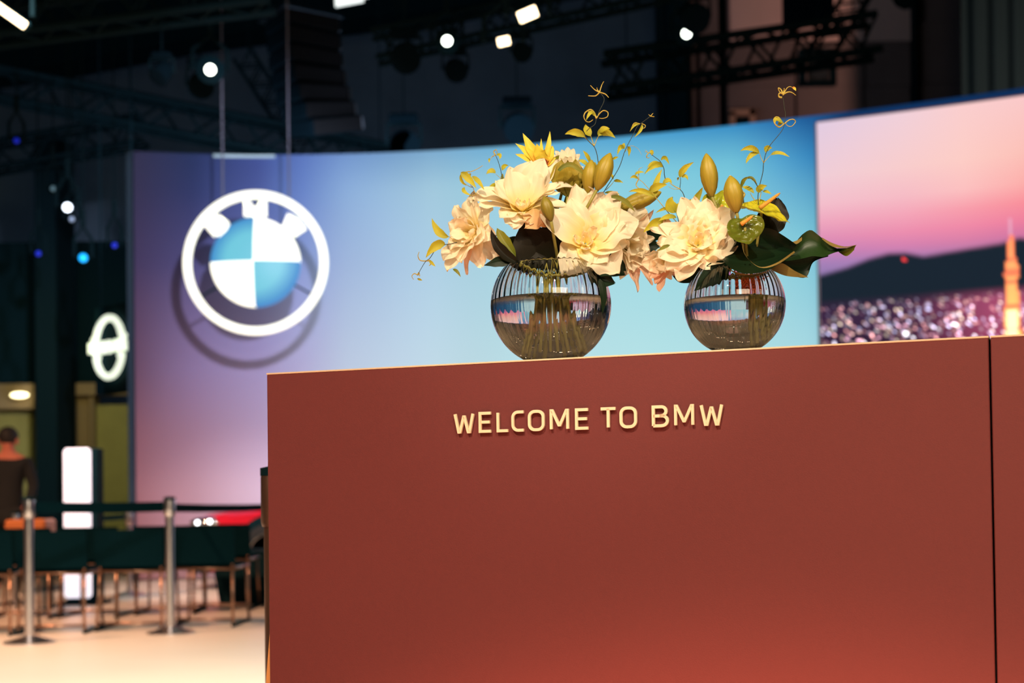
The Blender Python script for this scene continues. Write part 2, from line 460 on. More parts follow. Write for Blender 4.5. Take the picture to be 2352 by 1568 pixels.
fr.tube([Vector((SX0 - .01, wall_y(SX0) - .07, 1.3)), Vector((SX0 - .01, wall_y(SX0) - .07, 4.9))], .012, 4)
fr.tube([Vector((x, wall_y(x) - .07, 4.91)) for x in xs[::12]], .012, 4)
build('frame', fr, mat('screen_edge', (0.5, 0.42, 0.42), .5), scr)

# ------------------------------------------------------------------ glowing roundel hanging before the wall
YS = 15.3
sc_px = YS / F
SCN = P(587, 603, YS)
GLOW = emat('roundel_white_glow', srgb(255, 255, 232), 1.0)
rd = thing('hanging_roundel', SCN + Vector((0, 0, -.78)), 'glowing white ring sign with blue and white quartered disc and letters, hung before the wall', 'sign')
def ring_mesh(c, R, r_w, r_t, n=96):
    mb = MB(); prof = [(-r_w, -r_t*.6), (-r_w*.6, -r_t), (r_w*.6, -r_t), (r_w, -r_t*.6), (r_w, r_t), (-r_w, r_t)]
    vs = []; k = len(prof)
    for i in range(n):
        a = 2*PI*i/n
        for (p, q) in prof: vs.append(c + Vector(((R+p)*math.cos(a), q, (R+p)*math.sin(a))))
    return mb.add(vs, [(i*k+j, i*k+(j+1)%k, ((i+1)%n)*k+(j+1)%k, ((i+1)%n)*k+j) for i in range(n) for j in range(k)])
build('ring', ring_mesh(SCN, .738, .042, .035), GLOW, rd, smooth=True, angle=50)
# quartered disc, slightly domed
def blue_dome():
    m, nt, b = nmat('roundel_blue_glow'); N, L = nt.nodes, nt.links
    tc = N.new('ShaderNodeTexCoord'); sp = N.new('ShaderNodeVectorMath'); sp.operation = 'DISTANCE'
    sp.inputs[1].default_value = (0, 0, .78); 
    # distance from the disc centre darkens the glow, shading the domed edge
    mp = N.new('ShaderNodeMapping'); mp.inputs['Scale'].default_value = (1, 0, 1)
    L.new(tc.outputs['Object'], mp.inputs[0]); L.new(mp.outputs[0], sp.inputs[0])
    cr = N.new('ShaderNodeValToRGB'); L.new(sp.outputs['Value'], cr.inputs[0])
    cr.color_ramp.elements[0].position = .30; cr.color_ramp.elements[0].color = (*srgb(108, 196, 214), 1)
    cr.color_ramp.elements[1].position = .48; cr.color_ramp.elements[1].color = (*srgb(48, 128, 195), 1)
    L.new(cr.outputs[0], b.inputs['Emission Color']); b.inputs['Emission Strength'].default_value = 1
    b.inputs['Base Color'].default_value = (.02, .05, .07, 1)
    return m
BLUE = blue_dome()
def quarter(a0, a1, R=.478):
    mb = MB(); rows = []
    for i in range(13):
        r = R * i / 12; y = -.05 - .10 * (1 - (i / 12) ** 2)
        rows.append([SCN + Vector((r*math.cos(a), y, r*math.sin(a))) for a in np.linspace(a0, a1, 17)])
    mb.grid(rows)
    rim = [[p for p in rows[-1]], [p + Vector((0, .12 , 0)) for p in rows[-1]]]; mb.grid(rim)
    rows2 = [[Vector((p.x, SCN.y + .07, p.z)) for p in r] for r in rows]; mb.grid(rows2)
    return mb
for k, nm in enumerate(('white_quarter', 'blue_quarter', 'white_quarter', 'blue_quarter')):
    g = .012
    o = build(nm, quarter(k*PI/2, (k+1)*PI/2), GLOW if k % 2 == 0 else BLUE, rd, smooth=True, angle=40)

# stroke letters -------------------------------------------------
def outline_stroke(pts, wd, closed=False):
    """mitred band left and right of a polyline in 2-D"""
    n = len(pts); pts = [Vector(p) for p in pts]; L_, R_ = [], []
    for i in range(n):
        if closed: a, b = pts[(i-1) % n], pts[(i+1) % n]
        else: a, b = pts[max(i-1, 0)], pts[min(i+1, n-1)]
        d1 = (pts[i]-a).normalized() if (pts[i]-a).length > 1e-9 else (b-pts[i]).normalized()
        d2 = (b-pts[i]).normalized() if (b-pts[i]).length > 1e-9 else d1
        n1, n2 = Vector((-d1.y, d1.x)), Vector((-d2.y, d2.x)); m = (n1+n2)
        m = m.normalized() if m.length > 1e-6 else n1
        k = min(wd / 2 / max(m.dot(n1), .35), wd * 1.2)
        L_.append(pts[i]+m*k); R_.append(pts[i]-m*k)
    return L_, R_
def arc(cx, cy, rx, ry, a0, a1, n=8):
    return [(cx+rx*math.cos(math.radians(a)), cy+ry*math.sin(math.radians(a))) for a in np.linspace(a0, a1, n)]
def glyph(ch, W=.7):
    """strokes in a box W wide, 1 high (centre lines)"""
    s = .0
    if ch == 'I': return [([(.0, 0), (.0, 1)], False)], 0.0
    if ch == 'L': return [([(0, 1), (0, 0), (.56, 0)], False)], .56
    if ch == 'E': return [([(.6, 1), (0, 1), (0, 0), (.6, 0)], False), ([(0, .51), (.54, .51)], False)], .6
    if ch == 'T': return [([(0, 1), (.72, 1)], False), ([(.36, 1), (.36, 0)], False)], .72
    if ch == 'W': return [([(0, 1), (.19, 0), (.26, 0), (.46, .84), (.50, .84), (.70, 0), (.77, 0), (.96, 1)], False)], .96
    if ch == 'M': return [([(0, 0), (0, 1), (.06, 1), (.40, .22), (.46, .22), (.80, 1), (.86, 1), (.86, 0)], False)], .86
    if ch == 'N': return [([(0, 0), (0, 1), (.06, 1), (.62, 0), (.68, 0), (.68, 1)], False)], .68
    if ch == 'A': return [([(0, 0), (.34, 1), (.40, 1), (.74, 0)], False), ([(.14, .35), (.6, .35)], False)], .74
    if ch == 'O':
        p = arc(.46, .70, .28, .30, 0, 90, 7) + arc(.30, .70, .28, .30, 90, 180, 7) + arc(.30, .30, .28, .30, 180, 270, 7) + arc(.46, .30, .28, .30, 270, 360, 7)
        return [([(a - .02, b) for a, b in p], True)], .72
    if ch == 'C':
        p = [(.62, 1), (.42, 1)] + arc(.30, .70, .30, .30, 90, 180, 7) + arc(.30, .30, .30, .30, 180, 270, 7) + [(.42, 0), (.62, 0)]
        return [(p, False)], .62
    if ch == 'S':
        p = [(.58, 1), (.3, 1)] + arc(.25, .755, .25, .245, 100, 250, 8) + arc(.35, .255, .25, .255, 70, -80, 8) + [(.3, 0), (.0, 0)]
        return [(p, False)], .6
    if ch == 'B':
        p = [(0, 0), (0, 1), (.34, 1)] + arc(.38, .765, .22, .235, 80, -70, 8) + [(.34, .52)]
        q = [(.30, .52)] + arc(.40, .265, .26, .26, 75, -75, 9) + [(.36, 0), (0, 0)]
        return [(p, False), (q, False), ([(0, .52), (.34, .52)], False)], .64
    return [], .3
def letter_mb(ch, origin, u, v, n, h, wd, depth):
    """letter with lower left at origin; u right, v up, n outwards"""
    mb = MB(); st, adv = glyph(ch)
    tw = wd / h
    k = 1 - tw                                     # strokes stay inside the cap height
    for pts, closed in st:
        pp = [(x * 1.0, tw/2 + y * k) for x, y in pts]
        L_, R_ = outline_stroke(pp, tw, closed)
        m = len(L_)
        tp = lambda q, d: origin + u * ((q.x + tw/2) * h) + v * (q.y * h) + n * d
        vs = [tp(q, depth) for q in L_] + [tp(q, depth) for q in R_] + [tp(q, 0) for q in L_] + [tp(q, 0) for q in R_]
        fs = []
        for i in range(m if closed else m-1):
            j = (i+1) % m
            fs += [(m+i, m+j, j, i), (i, j, 2*m+j, 2*m+i), (3*m+i, 3*m+j, m+j, m+i), (2*m+i, 2*m+j, 3*m+j, 3*m+i)]
        if not closed:
            fs += [(0, 2*m, 3*m, m), (m-1, 2*m-1, 4*m-1, 3*m-1)]
        mb.add(vs, fs)
    return mb, (adv + tw) * h
# three bold letters between ring and disc
for ch, cx, cy, ang, hh, wd in (('B', 502, 520, 40, .21, .084), ('M', 588, 485, 0, .195, .072), ('W', 677, 518, -40, .195, .070)):
    c = P(cx, cy, YS); u = Vector((math.cos(math.radians(ang)), 0, math.sin(math.radians(ang)))); v = Vector((-u.z, 0, u.x))
    st, adv = glyph(ch); wdt = (adv + wd/hh) * hh
    mb, a = letter_mb(ch, c - u*wdt/2 - v*hh/2 + Vector((0, .0, 0)), u, v, Vector((0, -1, 0)), hh, wd, .07)
    build('letter', mb, GLOW, rd)
for a in (90, 210, 330):
    br = MB(); d = Vector((math.cos(math.radians(a)), 0, math.sin(math.radians(a))))
    br.tube([SCN + d*.45 + Vector((0, .08, 0)), SCN + d*.73 + Vector((0, .06, 0))], .012, 6)
    build('bracket', br, M['black'], rd)
for px in (512, 664):
    a = P(px, 452, YS + .03); a = Vector((a.x, YS + .03, a.z)); t = Vector((a.x, a.y, 13.9))
    build('hanging_cable', MB().tube([a, t], .011, 6), mat('grey_cable', (.16, .17, .22), .7, spec=.1), rd)

# ------------------------------------------------------------------ far round sign on a dark board
Yn = 19.0; cN = P(250, 797, Yn); uN = Vector((.72, -.69, 0)).normalized(); vN = Vector((0, 0, 1)); nN = Vector((-.69, -.72, 0)).normalized()
ns = thing('shop_sign', P(242, 905, Yn), 'far dark square board with a glowing white ring crossed by a lettered bar', 'sign')
NG = emat('far_sign_glow', srgb(240, 250, 226), 1.2)
bd = MB(); Rn = Matrix((uN, -nN, vN)).transposed()
bd.box(cN + nN * -.12 + vN * -.02, (.95, .1, 1.19), Rn); build('board', bd, M['black'], ns)
for q in (-.4, .4): build('hanger', MB().tube([cN + uN*q - nN*-.12*-1 + vN*.5, cN + uN*q - nN*.12 + vN*(13.99 - cN.z)], .01, 5), M['truss'], ns)
Rx, Rz = .345, .375
for nm, a0, a1 in (('upper_arc', 16, 164), ('lower_arc', 196, 344)):
    pts = [cN + uN * (Rx*math.cos(math.radians(a))) + vN * (Rz*math.sin(math.radians(a)) + (.02 if a0 < 90 else -.02)) for a in np.linspace(a0, a1, 26)]
    pts = [pts[0] + uN * .06] + pts + [pts[-1] - uN * .06]
    build(nm, MB().tube(pts, .046, 8), NG, ns, smooth=True)
x = -.455
for ch in 'NISSAN':
    mb, a = letter_mb(ch, cN + uN * x - vN * .085, uN, vN, nN, .17, .046, .05)
    build('letter', mb, NG, ns); x += a + .024

# ------------------------------------------------------------------ trusses, rig lamps, speakers
def truss(a, b, s, label, n=10, group=None, name='lighting_truss'):
    a, b = Vector(a), Vector(b); t = (b-a).normalized(); up = Vector((0,0,1)); sd = t.cross(up).normalized(); up = sd.cross(t).normalized()
    r = thing(name, (a+b)/2, label, 'truss', group)
    cs = [sd*s/2+up*s/2, -sd*s/2+up*s/2, -sd*s/2-up*s/2, sd*s/2-up*s/2]
    for c in cs: build('chord', MB().tube([a+c, b+c], s*.11, 6), M['truss'], r)
    for i in range(n):
        p, q = a.lerp(b, i/n), a.lerp(b, (i+1)/n); mb = MB()
        for k in range(4):
            c0, c1 = cs[k], cs[(k+1) % 4]
            mb.tube([p+c0, q+c1] if i % 2 else [q+c0, p+c1], s*.05, 5)
        build('brace', mb, M['truss'], r)
    for e in (a.lerp(b, .08), a.lerp(b, .92)):
        if e.z < 13.5: build('hanger', MB().tube([e, Vector((e.x, e.y, 13.99))], .008, 5), M['truss'], r)
    return r
truss(P(-120, 170, 20.6), P(960, 388, 20.6), .42, 'long dark lattice truss sloping down behind the roundel at upper left', 16)
truss(P(-60, 372, 22), P(330, 300, 22), .4, 'dim far lattice truss crossing above the left end of the luminous wall', 8)
truss(P(560, 130, 21.8), P(700, 345, 21.8), .3, 'dark lattice boom dropping behind the hanging loudspeakers', 10)
truss(P(1390, 175, 17), P(2010, 84, 17), .42, 'dark lattice truss before the brown wall at upper right', 12)
truss(P(860, 110, 16), P(1540, -40, 16), .3, 'dark lattice truss carrying white lamps at top centre', 12)
truss(P(-100, 60, 13), P(620, -30, 13), .34, 'dark lattice truss at the top left corner', 12)
truss(P(2000, -60, 18.2), P(1880, 130, 18.2), .3, 'short steep lattice truss meeting the long one at upper right', 5)

def lamp(px, py, Y, r, strength, col, label, group=None, aimd=None, rect=None, body=.14):
    c = P(px, py, Y); d = (CAM - c).normalized() if aimd is None else Vector(aimd).normalized()
    t = thing('stage_lamp', c, label, 'lamp', group)
    R = Vector((0, 0, 1)).rotation_difference(d).to_matrix()
    em = emat('lamp_lens_glow', col, strength)
    if rect:
        ww, hh, rot = rect; Rr = R @ Matrix.Rotation(rot, 3, 'Z')
        build('lens', MB().box(c + d*.01, (ww, hh, .02), Rr, .006), em, t)
        build('housing', MB().box(c - d*.09, (ww*1.25, hh*1.35, .16), Rr, .02), M['black'], t)
    else:
        build('lens', MB().lathe(c, [(r*1.0, 0), (r*.9, .012), (.001, .02)], 20, d), em, t, smooth=True)
        build('housing', MB().lathe(c, [(body*.6, -.34), (body, -.28), (body, -.10), (r*1.1, -.004)], 20, d), M['black'], t, smooth=True, angle=40)
    sd = d.cross(Vector((0, 0, 1))).normalized()
    top = c - d*.18 + Vector((0, 0, .34))
    pts = [c - d*.18 + sd*(body+.03), c - d*.18 + sd*(body+.03) + Vector((0,0,.2)), top, c - d*.18 - sd*(body+.03) + Vector((0,0,.2)), c - d*.18 - sd*(body+.03)]
    build('yoke', MB().tube(pts, .02, 6), M['truss'], t)
    build('clamp', MB().tube([top, top + Vector((0, 0, .18))], .03, 6), M['truss'], t)
    build('hanger', MB().tube([top, Vector((top.x, top.y, 13.99))], .008, 5), M['truss'], t)
    return t
WHT = srgb(240, 250, 236)
lamp(483, 160, 14, .050, 9, WHT, 'small bright white lamp above the roundel on the upper left truss')
lamp(1027, 94, 15, .050, 9, WHT, 'small bright white lamp at top centre left of the warm floodlights')
lamp(1577, 77, 16, .050, 9, WHT, 'small bright white lamp before the brown wall left of the dark screen')
lamp(155, 476, 15, .045, 6, srgb(215, 225, 240), 'white lamp at far left above the blue lamps', body=.08)
lamp(122, 433, 17, .03, .6, srgb(90, 120, 130), 'dim grey lamp at far left above the white lamp', body=.06)
lamp(165, 503, 17, .03, .8, srgb(150, 170, 200), 'faint pale lamp just under the white lamp at far left', body=.06)
lamp(191, 592, 15, .045, 2.2, srgb(20, 150, 225), 'bright cyan blue lamp at far left, largest of the blue lamps', body=.06)
lamp(88, 582, 16, .03, 1.2, srgb(25, 40, 170), 'dim blue lamp left of the bright cyan lamp', body=.05)
lamp(263, 563, 16, .03, 1.2, srgb(25, 40, 170), 'dim blue lamp right of the bright cyan lamp, by the wall end', body=.05)
lamp(38, 323, 16, .03, 1.0, srgb(15, 30, 160), 'dim blue lamp alone high up at the far left', body=.05)
WRM = srgb(255, 225, 180)
lamp(1212, 33, 11, 0, 6, WRM, 'upper warm floodlight at top centre, tilted square lens', rect=(.15, .085, .35))
lamp(1157, 95, 11.9, 0, 6, WRM, 'lower warm floodlight at top centre, rounded lens', rect=(.10, .07, .2))
lamp(22, 34, 11, 0, 6, WRM, 'long warm floodlight at the top left corner', rect=(.28, .06, -.22))
cab = mat('speaker_black', (.002, .008, .012), .9, spec=.04)
def dark_lamp(px, py, Y, r, label, d=(.2, -1, -.5)):
    c = P(px, py, Y); d = Vector(d).normalized()
    t = thing('moving_head_lamp', c, label, 'lamp')
    build('head', MB().lathe(c, [(.02, -r*1.1), (r*.75, -r*.9), (r*.95, -r*.2), (r, r*.7), (r*.86, r*.75), (.01, r*.7)], 20, d), cab, t, smooth=True, angle=40)
    build('yoke', MB().tube([c + Vector((r*1.1, 0, 0)), c + Vector((r*1.1, 0, r*1.3)), c + Vector((-r*1.1, 0, r*1.3)), c + Vector((-r*1.1, 0, 0))], r*.13, 6), M['truss'], t)
    build('base', MB().box(c + Vector((0, 0, r*1.6)), (r*1.9, r*1.2, r*.6), None, .02), cab, t)
    build('hanger', MB().tube([c + Vector((0, 0, r*1.6)), Vector((c.x, c.y, 13.99))], .008, 5), M['truss'], t)
dark_lamp(372, 168, 13, .10, 'dark unlit lamp on the truss left of the white lamp above the roundel', (-.5, -.6, -.8))
dark_lamp(462, 195, 14.9, .14, 'dark unlit lamp head just below the white lamp above the roundel')
dark_lamp(930, 132, 14, .15, 'dark round lamp head hanging right of the loudspeakers')
dark_lamp(1046, 160, 15.6, .13, 'dark round lamp head below the white lamp at top centre')
dark_lamp(1188, 292, 18.5, .20, 'dark round lamp head just above the wall behind the left bouquet')
dark_lamp(928, 330, 18.5, .20, 'dark round lamp head peeping over the wall top right of the loudspeakers')
dark_lamp(1197, 118, 12.6, .09, 'dark lamp head beside the lower warm floodlight')
dark_lamp(1592, 40, 15, .16, 'tall dark lamp body above the white lamp by the brown wall')
dark_lamp(2075, -5, 16, .12, 'dark lamp body at the top edge before the pale brown wall')

# hung line of loudspeakers
ls = thing('line_array_speaker', P(720, 170, 19), 'black curved stack of loudspeaker cabinets hanging from the rig above the wall', 'speaker')
cab = mat('speaker_black', (.002, .008, .012), .9, spec=.04)
spts = [(694, 62, -2), (697, 102, -1), (701, 142, 1), (708, 182, 5), (718, 220, 9), (731, 256, 14), (746, 289, 20)]
for i, (x, y, a) in enumerate(spts):
    c = P(x, y, 19); R = Matrix.Rotation(math.radians(35), 3, 'Z') @ Matrix.Rotation(math.radians(a), 3, 'X')
    Ry = Matrix.Rotation(math.radians(-a*.8), 3, 'Y') @ R
    o = build('cabinet', MB().box(c, (.79, .66, .23), Ry, .03), cab, ls)
    build('grille', MB().box(c + Ry @ Vector((0, -.345, 0)), (.73, .02, .19), Ry, .006), mat('speaker_grille', (.012, .012, .013), .85, spec=.05), ls)
    build('side_plate', MB().box(c + Ry @ Vector((.40, -.27, 0)), (.03, .10, .16), Ry, .006), mat('speaker_rigging_steel', (.30, .32, .36), .3, metal=1), ls)
c = P(690, 42, 19)
build('fly_frame', MB().box(c, (.88, .8, .06), Matrix.Rotation(math.radians(35), 3, 'Z'), .005).tube([c, Vector((c.x, c.y, 13.99))], .015, 6), mat('fly_frame_steel', (.12, .15, .18), .35, metal=1), ls)

# lettered sign cut by the top edge of the frame
tsg = thing('overhead_sign', P(810, 18, 16), 'white glowing lettered sign cut off by the top edge of the picture', 'sign')
c = P(777, 12, 16); u, v, n = Vector((.985, 0, .17)).normalized(), Vector((-.05, 0, 1)).normalized(), Vector((0, -1, 0))
for ch, dx in (('L', 0), ('I', .31)):
    mb, a = letter_mb(ch, c + u*dx - v*.02 - u*.03, u, v, n, .5, .085, .05); build('letter', mb, emat('sign_letter_glow', srgb(236, 246, 244), 1.3), tsg)
build('rail', MB().tube([c + v*.3 + Vector((-.1, .05, 0)), c + v*.3 + Vector((.6, .05, .08))], .015, 6), M['truss'], tsg)

# dark screen, framed sign and odd box on the brown wall
bs = thing('monitor', P(1860, 50, 22), 'black flat monitor hanging before the pale brown wall at the top edge', 'screen')
build('panel', pbox(MB(), 1796, 1916, -130, 52, 22, .08), cab, bs)
build('bracket', MB().tube([P(1860, -60, 22.05), P(1860, -400, 22.05)], .03, 6), M['truss'], bs)
eb = thing('caged_lamp_frame', P(1880, 190, 21), 'dark square frame with a blurred pale shape hanging under the right truss', 'frame')
fm = MB()
for (x0, x1, y0, y1) in ((1836, 1852, 116, 192), (1908, 1922, 112, 188), (1836, 1922, 186, 194), (1836, 1922, 112, 118)): pbox(fm, x0, x1, y0, y1, 21, .12)
build('hanger', MB().tube([P(1880, 112, 21.06), Vector((P(1880, 112, 21).x, 21.06, 13.99))], .01, 5), M['truss'], eb)
build('frame', fm, mat('teal_black_frame', (.003, .03, .03), .6), eb)
build('panel', pbox(MB(), 1856, 1904, 122, 184, 21.05, .05), mat('dim_amber_panel', (.30, .19, .14), .8, var=.9, scale=5), eb)
fb = thing('wall_frame', P(1702, 282, 25.8), 'small orange brown square frame on the brown wall just above the blue wall', 'frame')
fm = MB()
for (x0, x1, y0, y1) in ((1676, 1690, 256, 300), (1722, 1736, 250, 296), (1676, 1736, 250, 264), (1676, 1736, 292, 300)): pbox(fm, x0, x1, y0, y1, 25.8, .12)
build('frame', fm, mat('orange_brown_frame', (.62, .36, .24), .7), fb)
build('back', pbox(MB(), 1690, 1722, 264, 292, 25.9, .04), M['black'], fb)
# two rows of small track spots high over the stand, mirrored upside down in the vases
for row, (x0, y0, x1, y1) in enumerate(((-5.0, 5.0, 3.5, 8.0), (-3.0, 10.5, 7.0, 14.5))):
    ends = [Vector((x0, y0, 7.7)), Vector((x1, y1, 7.7))]
    tr = thing('ceiling_track', (ends[0] + ends[1]) / 2, 'long dark lamp track high over the stand, ' + ('nearer' if row == 0 else 'farther') + ' of the two', 'track')
    build('rail', MB().tube(ends, .03, 6), M['truss'], tr)
    for e in ends: build('hanger', MB().tube([e, Vector((e.x, e.y, 13.99))], .01, 5), M['truss'], tr)
    for i in range(13):
        c = ends[0].lerp(ends[1], (i + .5) / 13) - Vector((0, 0, .12))
        s = thing('track_spot', c, 'small warm track spotlight, %s from the left end of the %s ceiling track' % (('first','second','third','fourth','fifth','sixth','seventh','eighth','ninth','tenth','eleventh','twelfth','thirteenth')[i], ('nearer','farther')[row]), 'lamp', 'track spots above the stand')
        build('can', MB().lathe(c, [(.08, 0), (.08, .10), (.03, .12)], 12), M['black'], s)
        build('lens', MB().lathe(c, [(.001, -.006), (.075, -.004)], 12), TRK if (row or i) else (TRK := emat('track_spot_glow', srgb(255, 226, 190), 28)), s)
# ================================================================== middle distance
# belt posts
def post(x, Y, ztop, label, r=.031, head=True, mt='steel', name='belt_post', group=None, baser=.17):
    t = thing(name, (x, Y, 0), label, 'post', group)
    build('base', MB().lathe((x, Y, 0), [(baser, 0), (baser, .012), (baser*.6, .03), (r*1.2, .05)], 32), M['bronze'] if mt != 'steel' else M['steel'], t, smooth=True, angle=40)
    build('pole', MB().lathe((x, Y, 0), [(r, .04), (r, ztop - .05)], 24), M[mt], t, smooth=True, angle=40)
    if head:
        build('head', MB().lathe((x, Y, 0), [(r*1.15, ztop - .13), (r*1.3, ztop - .12), (r*1.3, ztop - .015), (r*1.1, ztop), (.001, ztop)], 24), M[mt] if mt == 'steel' else M['bronze'], t, smooth=True, angle=40)
        build('cap', MB().lathe((x, Y, 0), [(r*1.34, ztop - .012), (r*1.34, ztop + .006), (.001, ztop + .012)], 24), M['black'], t, smooth=True, angle=40)
    return t
pA = P(68, 1475, 9.5); pB = P(392, 1456, 10.05)
post(pA.x, 9.5, .965, 'polished steel belt post in front of the chairs, leftmost of the posts')
post(pB.x, 10.05, .955, 'polished steel belt post in front of the chairs near the red car')
pC = P(626, 1200, 3.3)
post(pC.x, 3.3, 1.012, 'dark bronze belt post half hidden behind the left edge of the counter', r=.0205, mt='bronze', baser=.15)
pD = P(297, 1300, 14.0); post(pD.x, 14.0, .83, 'dim distant belt post seen between the two steel posts', r=.028)
pE = P(35, 1300, 13.0); post(pE.x, 13.0, .84, 'dim distant belt post by the person at the left edge', r=.028)
def belt(a, b, w, label, sag=.0):
    a, b = Vector(a), Vector(b); mb = MB(); rows = []
    d = (b-a).normalized(); n = Vector((-d.y, d.x, 0)).normalized() * .002
    for i in range(13):
        t = i/12; p = a.lerp(b, t) - Vector((0, 0, sag*4*t*(1-t)))
        rows.append([p + n + Vector((0,0,w/2)), p + n - Vector((0,0,w/2)), p - n - Vector((0,0,w/2)), p - n + Vector((0,0,w/2)), p + n + Vector((0,0,w/2))])
    mb.grid(rows); o = build('barrier_belt', mb, M['blackfab']); return tag(o, label, 'belt')
belt((pA.x+.03, 9.5, .905), (pB.x-.03, 10.05, .895), .072, 'black retractable belt stretched between the two steel posts', .006)
belt((pB.x+.03, 10.05, .885), (P(650, 1170, 13.4).x, 13.4, .865), .06, 'black belt running from the right steel post past the red car', .01)
belt((pE.x+.03, 13.0, .79), (pD.x-.03, 14.0, .78), .05, 'distant black belt between the two dim posts', .02)

# chairs: black backs towards the camera, tube legs with runners
def make_chair():
    r = thing('stacking_chair', (0, 0, 0), 'x', 'chair')
    bk = MB(); rows = []
    for i in range(7):
        z = .465 + .265*i/6; rows.append([Vector((x, -.225 - .035*i/6 - .02*(1-(x/.25)**2), z)) for x in np.linspace(-.25, .25, 9)])
    bk.grid(rows); bk.grid([[p + Vector((0, .022, 0)) for p in q] for q in rows])
    bk.grid([rows[-1], [p + Vector((0, .022, 0)) for p in rows[-1]]]); bk.grid([rows[0], [p + Vector((0, .022, 0)) for p in rows[0]]])
    bk.grid([[q[0] for q in rows], [q[0] + Vector((0, .022, 0)) for q in rows]]); bk.grid([[q[-1] for q in rows], [q[-1] + Vector((0, .022, 0)) for q in rows]])
    build('backrest', bk, M['blackfab'], r)
    build('seat', MB().box((0, .02, .445), (.46, .43, .045), None, .015), M['blackfab'], r)
    build('seat_rim', MB().tube([(-.24, -.2, .43), (-.24, .24, .43), (.24, .24, .43), (.24, -.2, .43)], .012, 8, closed=True), M['copper'], r, smooth=True)  # copper colour carries the orange highlight along the seat edge
    for s in (-1, 1):
        build('leg', MB().tube([(s*.222, -.2, .43), (s*.235, -.25, .02)], .011, 8), M['copper'], r, smooth=True)
        build('leg', MB().tube([(s*.222, .22, .43), (s*.235, .25, .02)], .011, 8), M['copper'], r, smooth=True)
        build('runner', MB().tube([(s*.235, -.27, .014), (s*.235, .27, .014)], .012, 8), M['black'], r, smooth=True)
        build('back_post', MB().tube([(s*.222, -.2, .43), (s*.228, -.235, .72)], .010, 8), M['copper'], r, smooth=True)
    build('crossbar', MB().tube([(-.235, -.25, .06), (.235, -.25, .06)], .009, 8), M['copper'], r, smooth=True)
    return r
proto = make_chair()
spots = [(-30, 10.25, .05, 'F'), (140, 10.35, .03, 'F'), (318, 10.5, -.02, 'F'), (482, 10.75, -.05, 'F'),
         (60, 11.6, .1, 'R'), (225, 11.7, -.06, 'R'), (392, 11.9, .04, 'R'), (520, 12.2, .0, 'R')]
names = {0: 'black backed tube chair in the front row, cut by the left edge', 1: 'black backed tube chair in the front row, just right of the leftmost post',
         2: 'black backed tube chair in the front row, third from the left edge', 3: 'black backed tube chair in the front row, nearest the counter',
         4: 'black tube chair in the rear row behind the leftmost post', 5: 'black tube chair in the rear row, before the white light box',
         6: 'black tube chair in the rear row behind the second steel post', 7: 'black tube chair in the rear row, closest to the red car'}
for i, (px, Y, a, k) in enumerate(spots):
    o = proto if i == 0 else copy_tree(proto)
    o.location = (P(px, 1300, Y).x, Y, 0); o.rotation_euler = (0, 0, a)
    o['label'] = names[i]; o['group'] = 'chairs in two rows behind the belt'

# white light box
lx = thing('light_box', P(176, 1388, 12.9), 'tall bright white rounded light box standing behind the chairs at the left', 'light box')
a, b = P(144, 1029, 12.9), P(207, 1029, 12.9)
lx.location = ((a.x+b.x)/2, 12.95, 0)
build('lit_face', MB().box(((a.x+b.x)/2, 12.92, .74), (b.x-a.x, .06, 1.36), None, .025), emat('light_box_glow', srgb(246, 240, 252), 1.15), lx)
build('case', MB().box(((a.x+b.x)/2 + .03, 13.05, .71), (b.x-a.x+.04, .2, 1.42), None, .01), M['black'], lx)
build('foot', MB().box(((a.x+b.x)/2 + .02, 13.03, .012), (.42, .36, .024), None, .005), M['black'], lx)

# orange low cabinet behind the left post, black plinth by the car
ob = thing('orange_stand', P(72, 1300, 12.2), 'low orange brown stand behind the leftmost belt post', 'stand')
a, b = P(14, 1184, 12.2), P(108, 1184, 12.2); ob.location = ((a.x+b.x)/2, 12.3, 0)
build('panel', MB().box(((a.x+b.x)/2, 12.3, .60), (b.x-a.x, .30, .38), None, .02), mat('orange_leather', (.55, .17, .05), .5), ob)
for s in (-1, 1):
    for t in (-1, 1): build('leg', MB().tube([((a.x+b.x)/2 + s*.15, 12.3 + t*.1, 0), ((a.x+b.x)/2 + s*.15, 12.3 + t*.1, .42)], .014, 8), M['black'], ob)
pl = thing('black_plinth', (P(580, 1400, 12.8).x, 12.8, 0), 'black slanted plinth standing low before the front wheel of the red car', 'plinth')
x0, x1 = P(505, 1400, 12.6).x, P(720, 1400, 12.6).x
build('body', MB().prism([(x0, 12.6, 0), (x1, 12.6, 0), (x1, 12.6, .46), (x0+.12, 12.6, .46), (x0-.05, 12.6, .30)], (0, 1, 0), .5), M['black'], pl)
build('top', MB().box(((x0+x1)/2 + .05, 12.85, .47), (x1-x0-.12, .52, .02), None, .004), M['black'], pl)

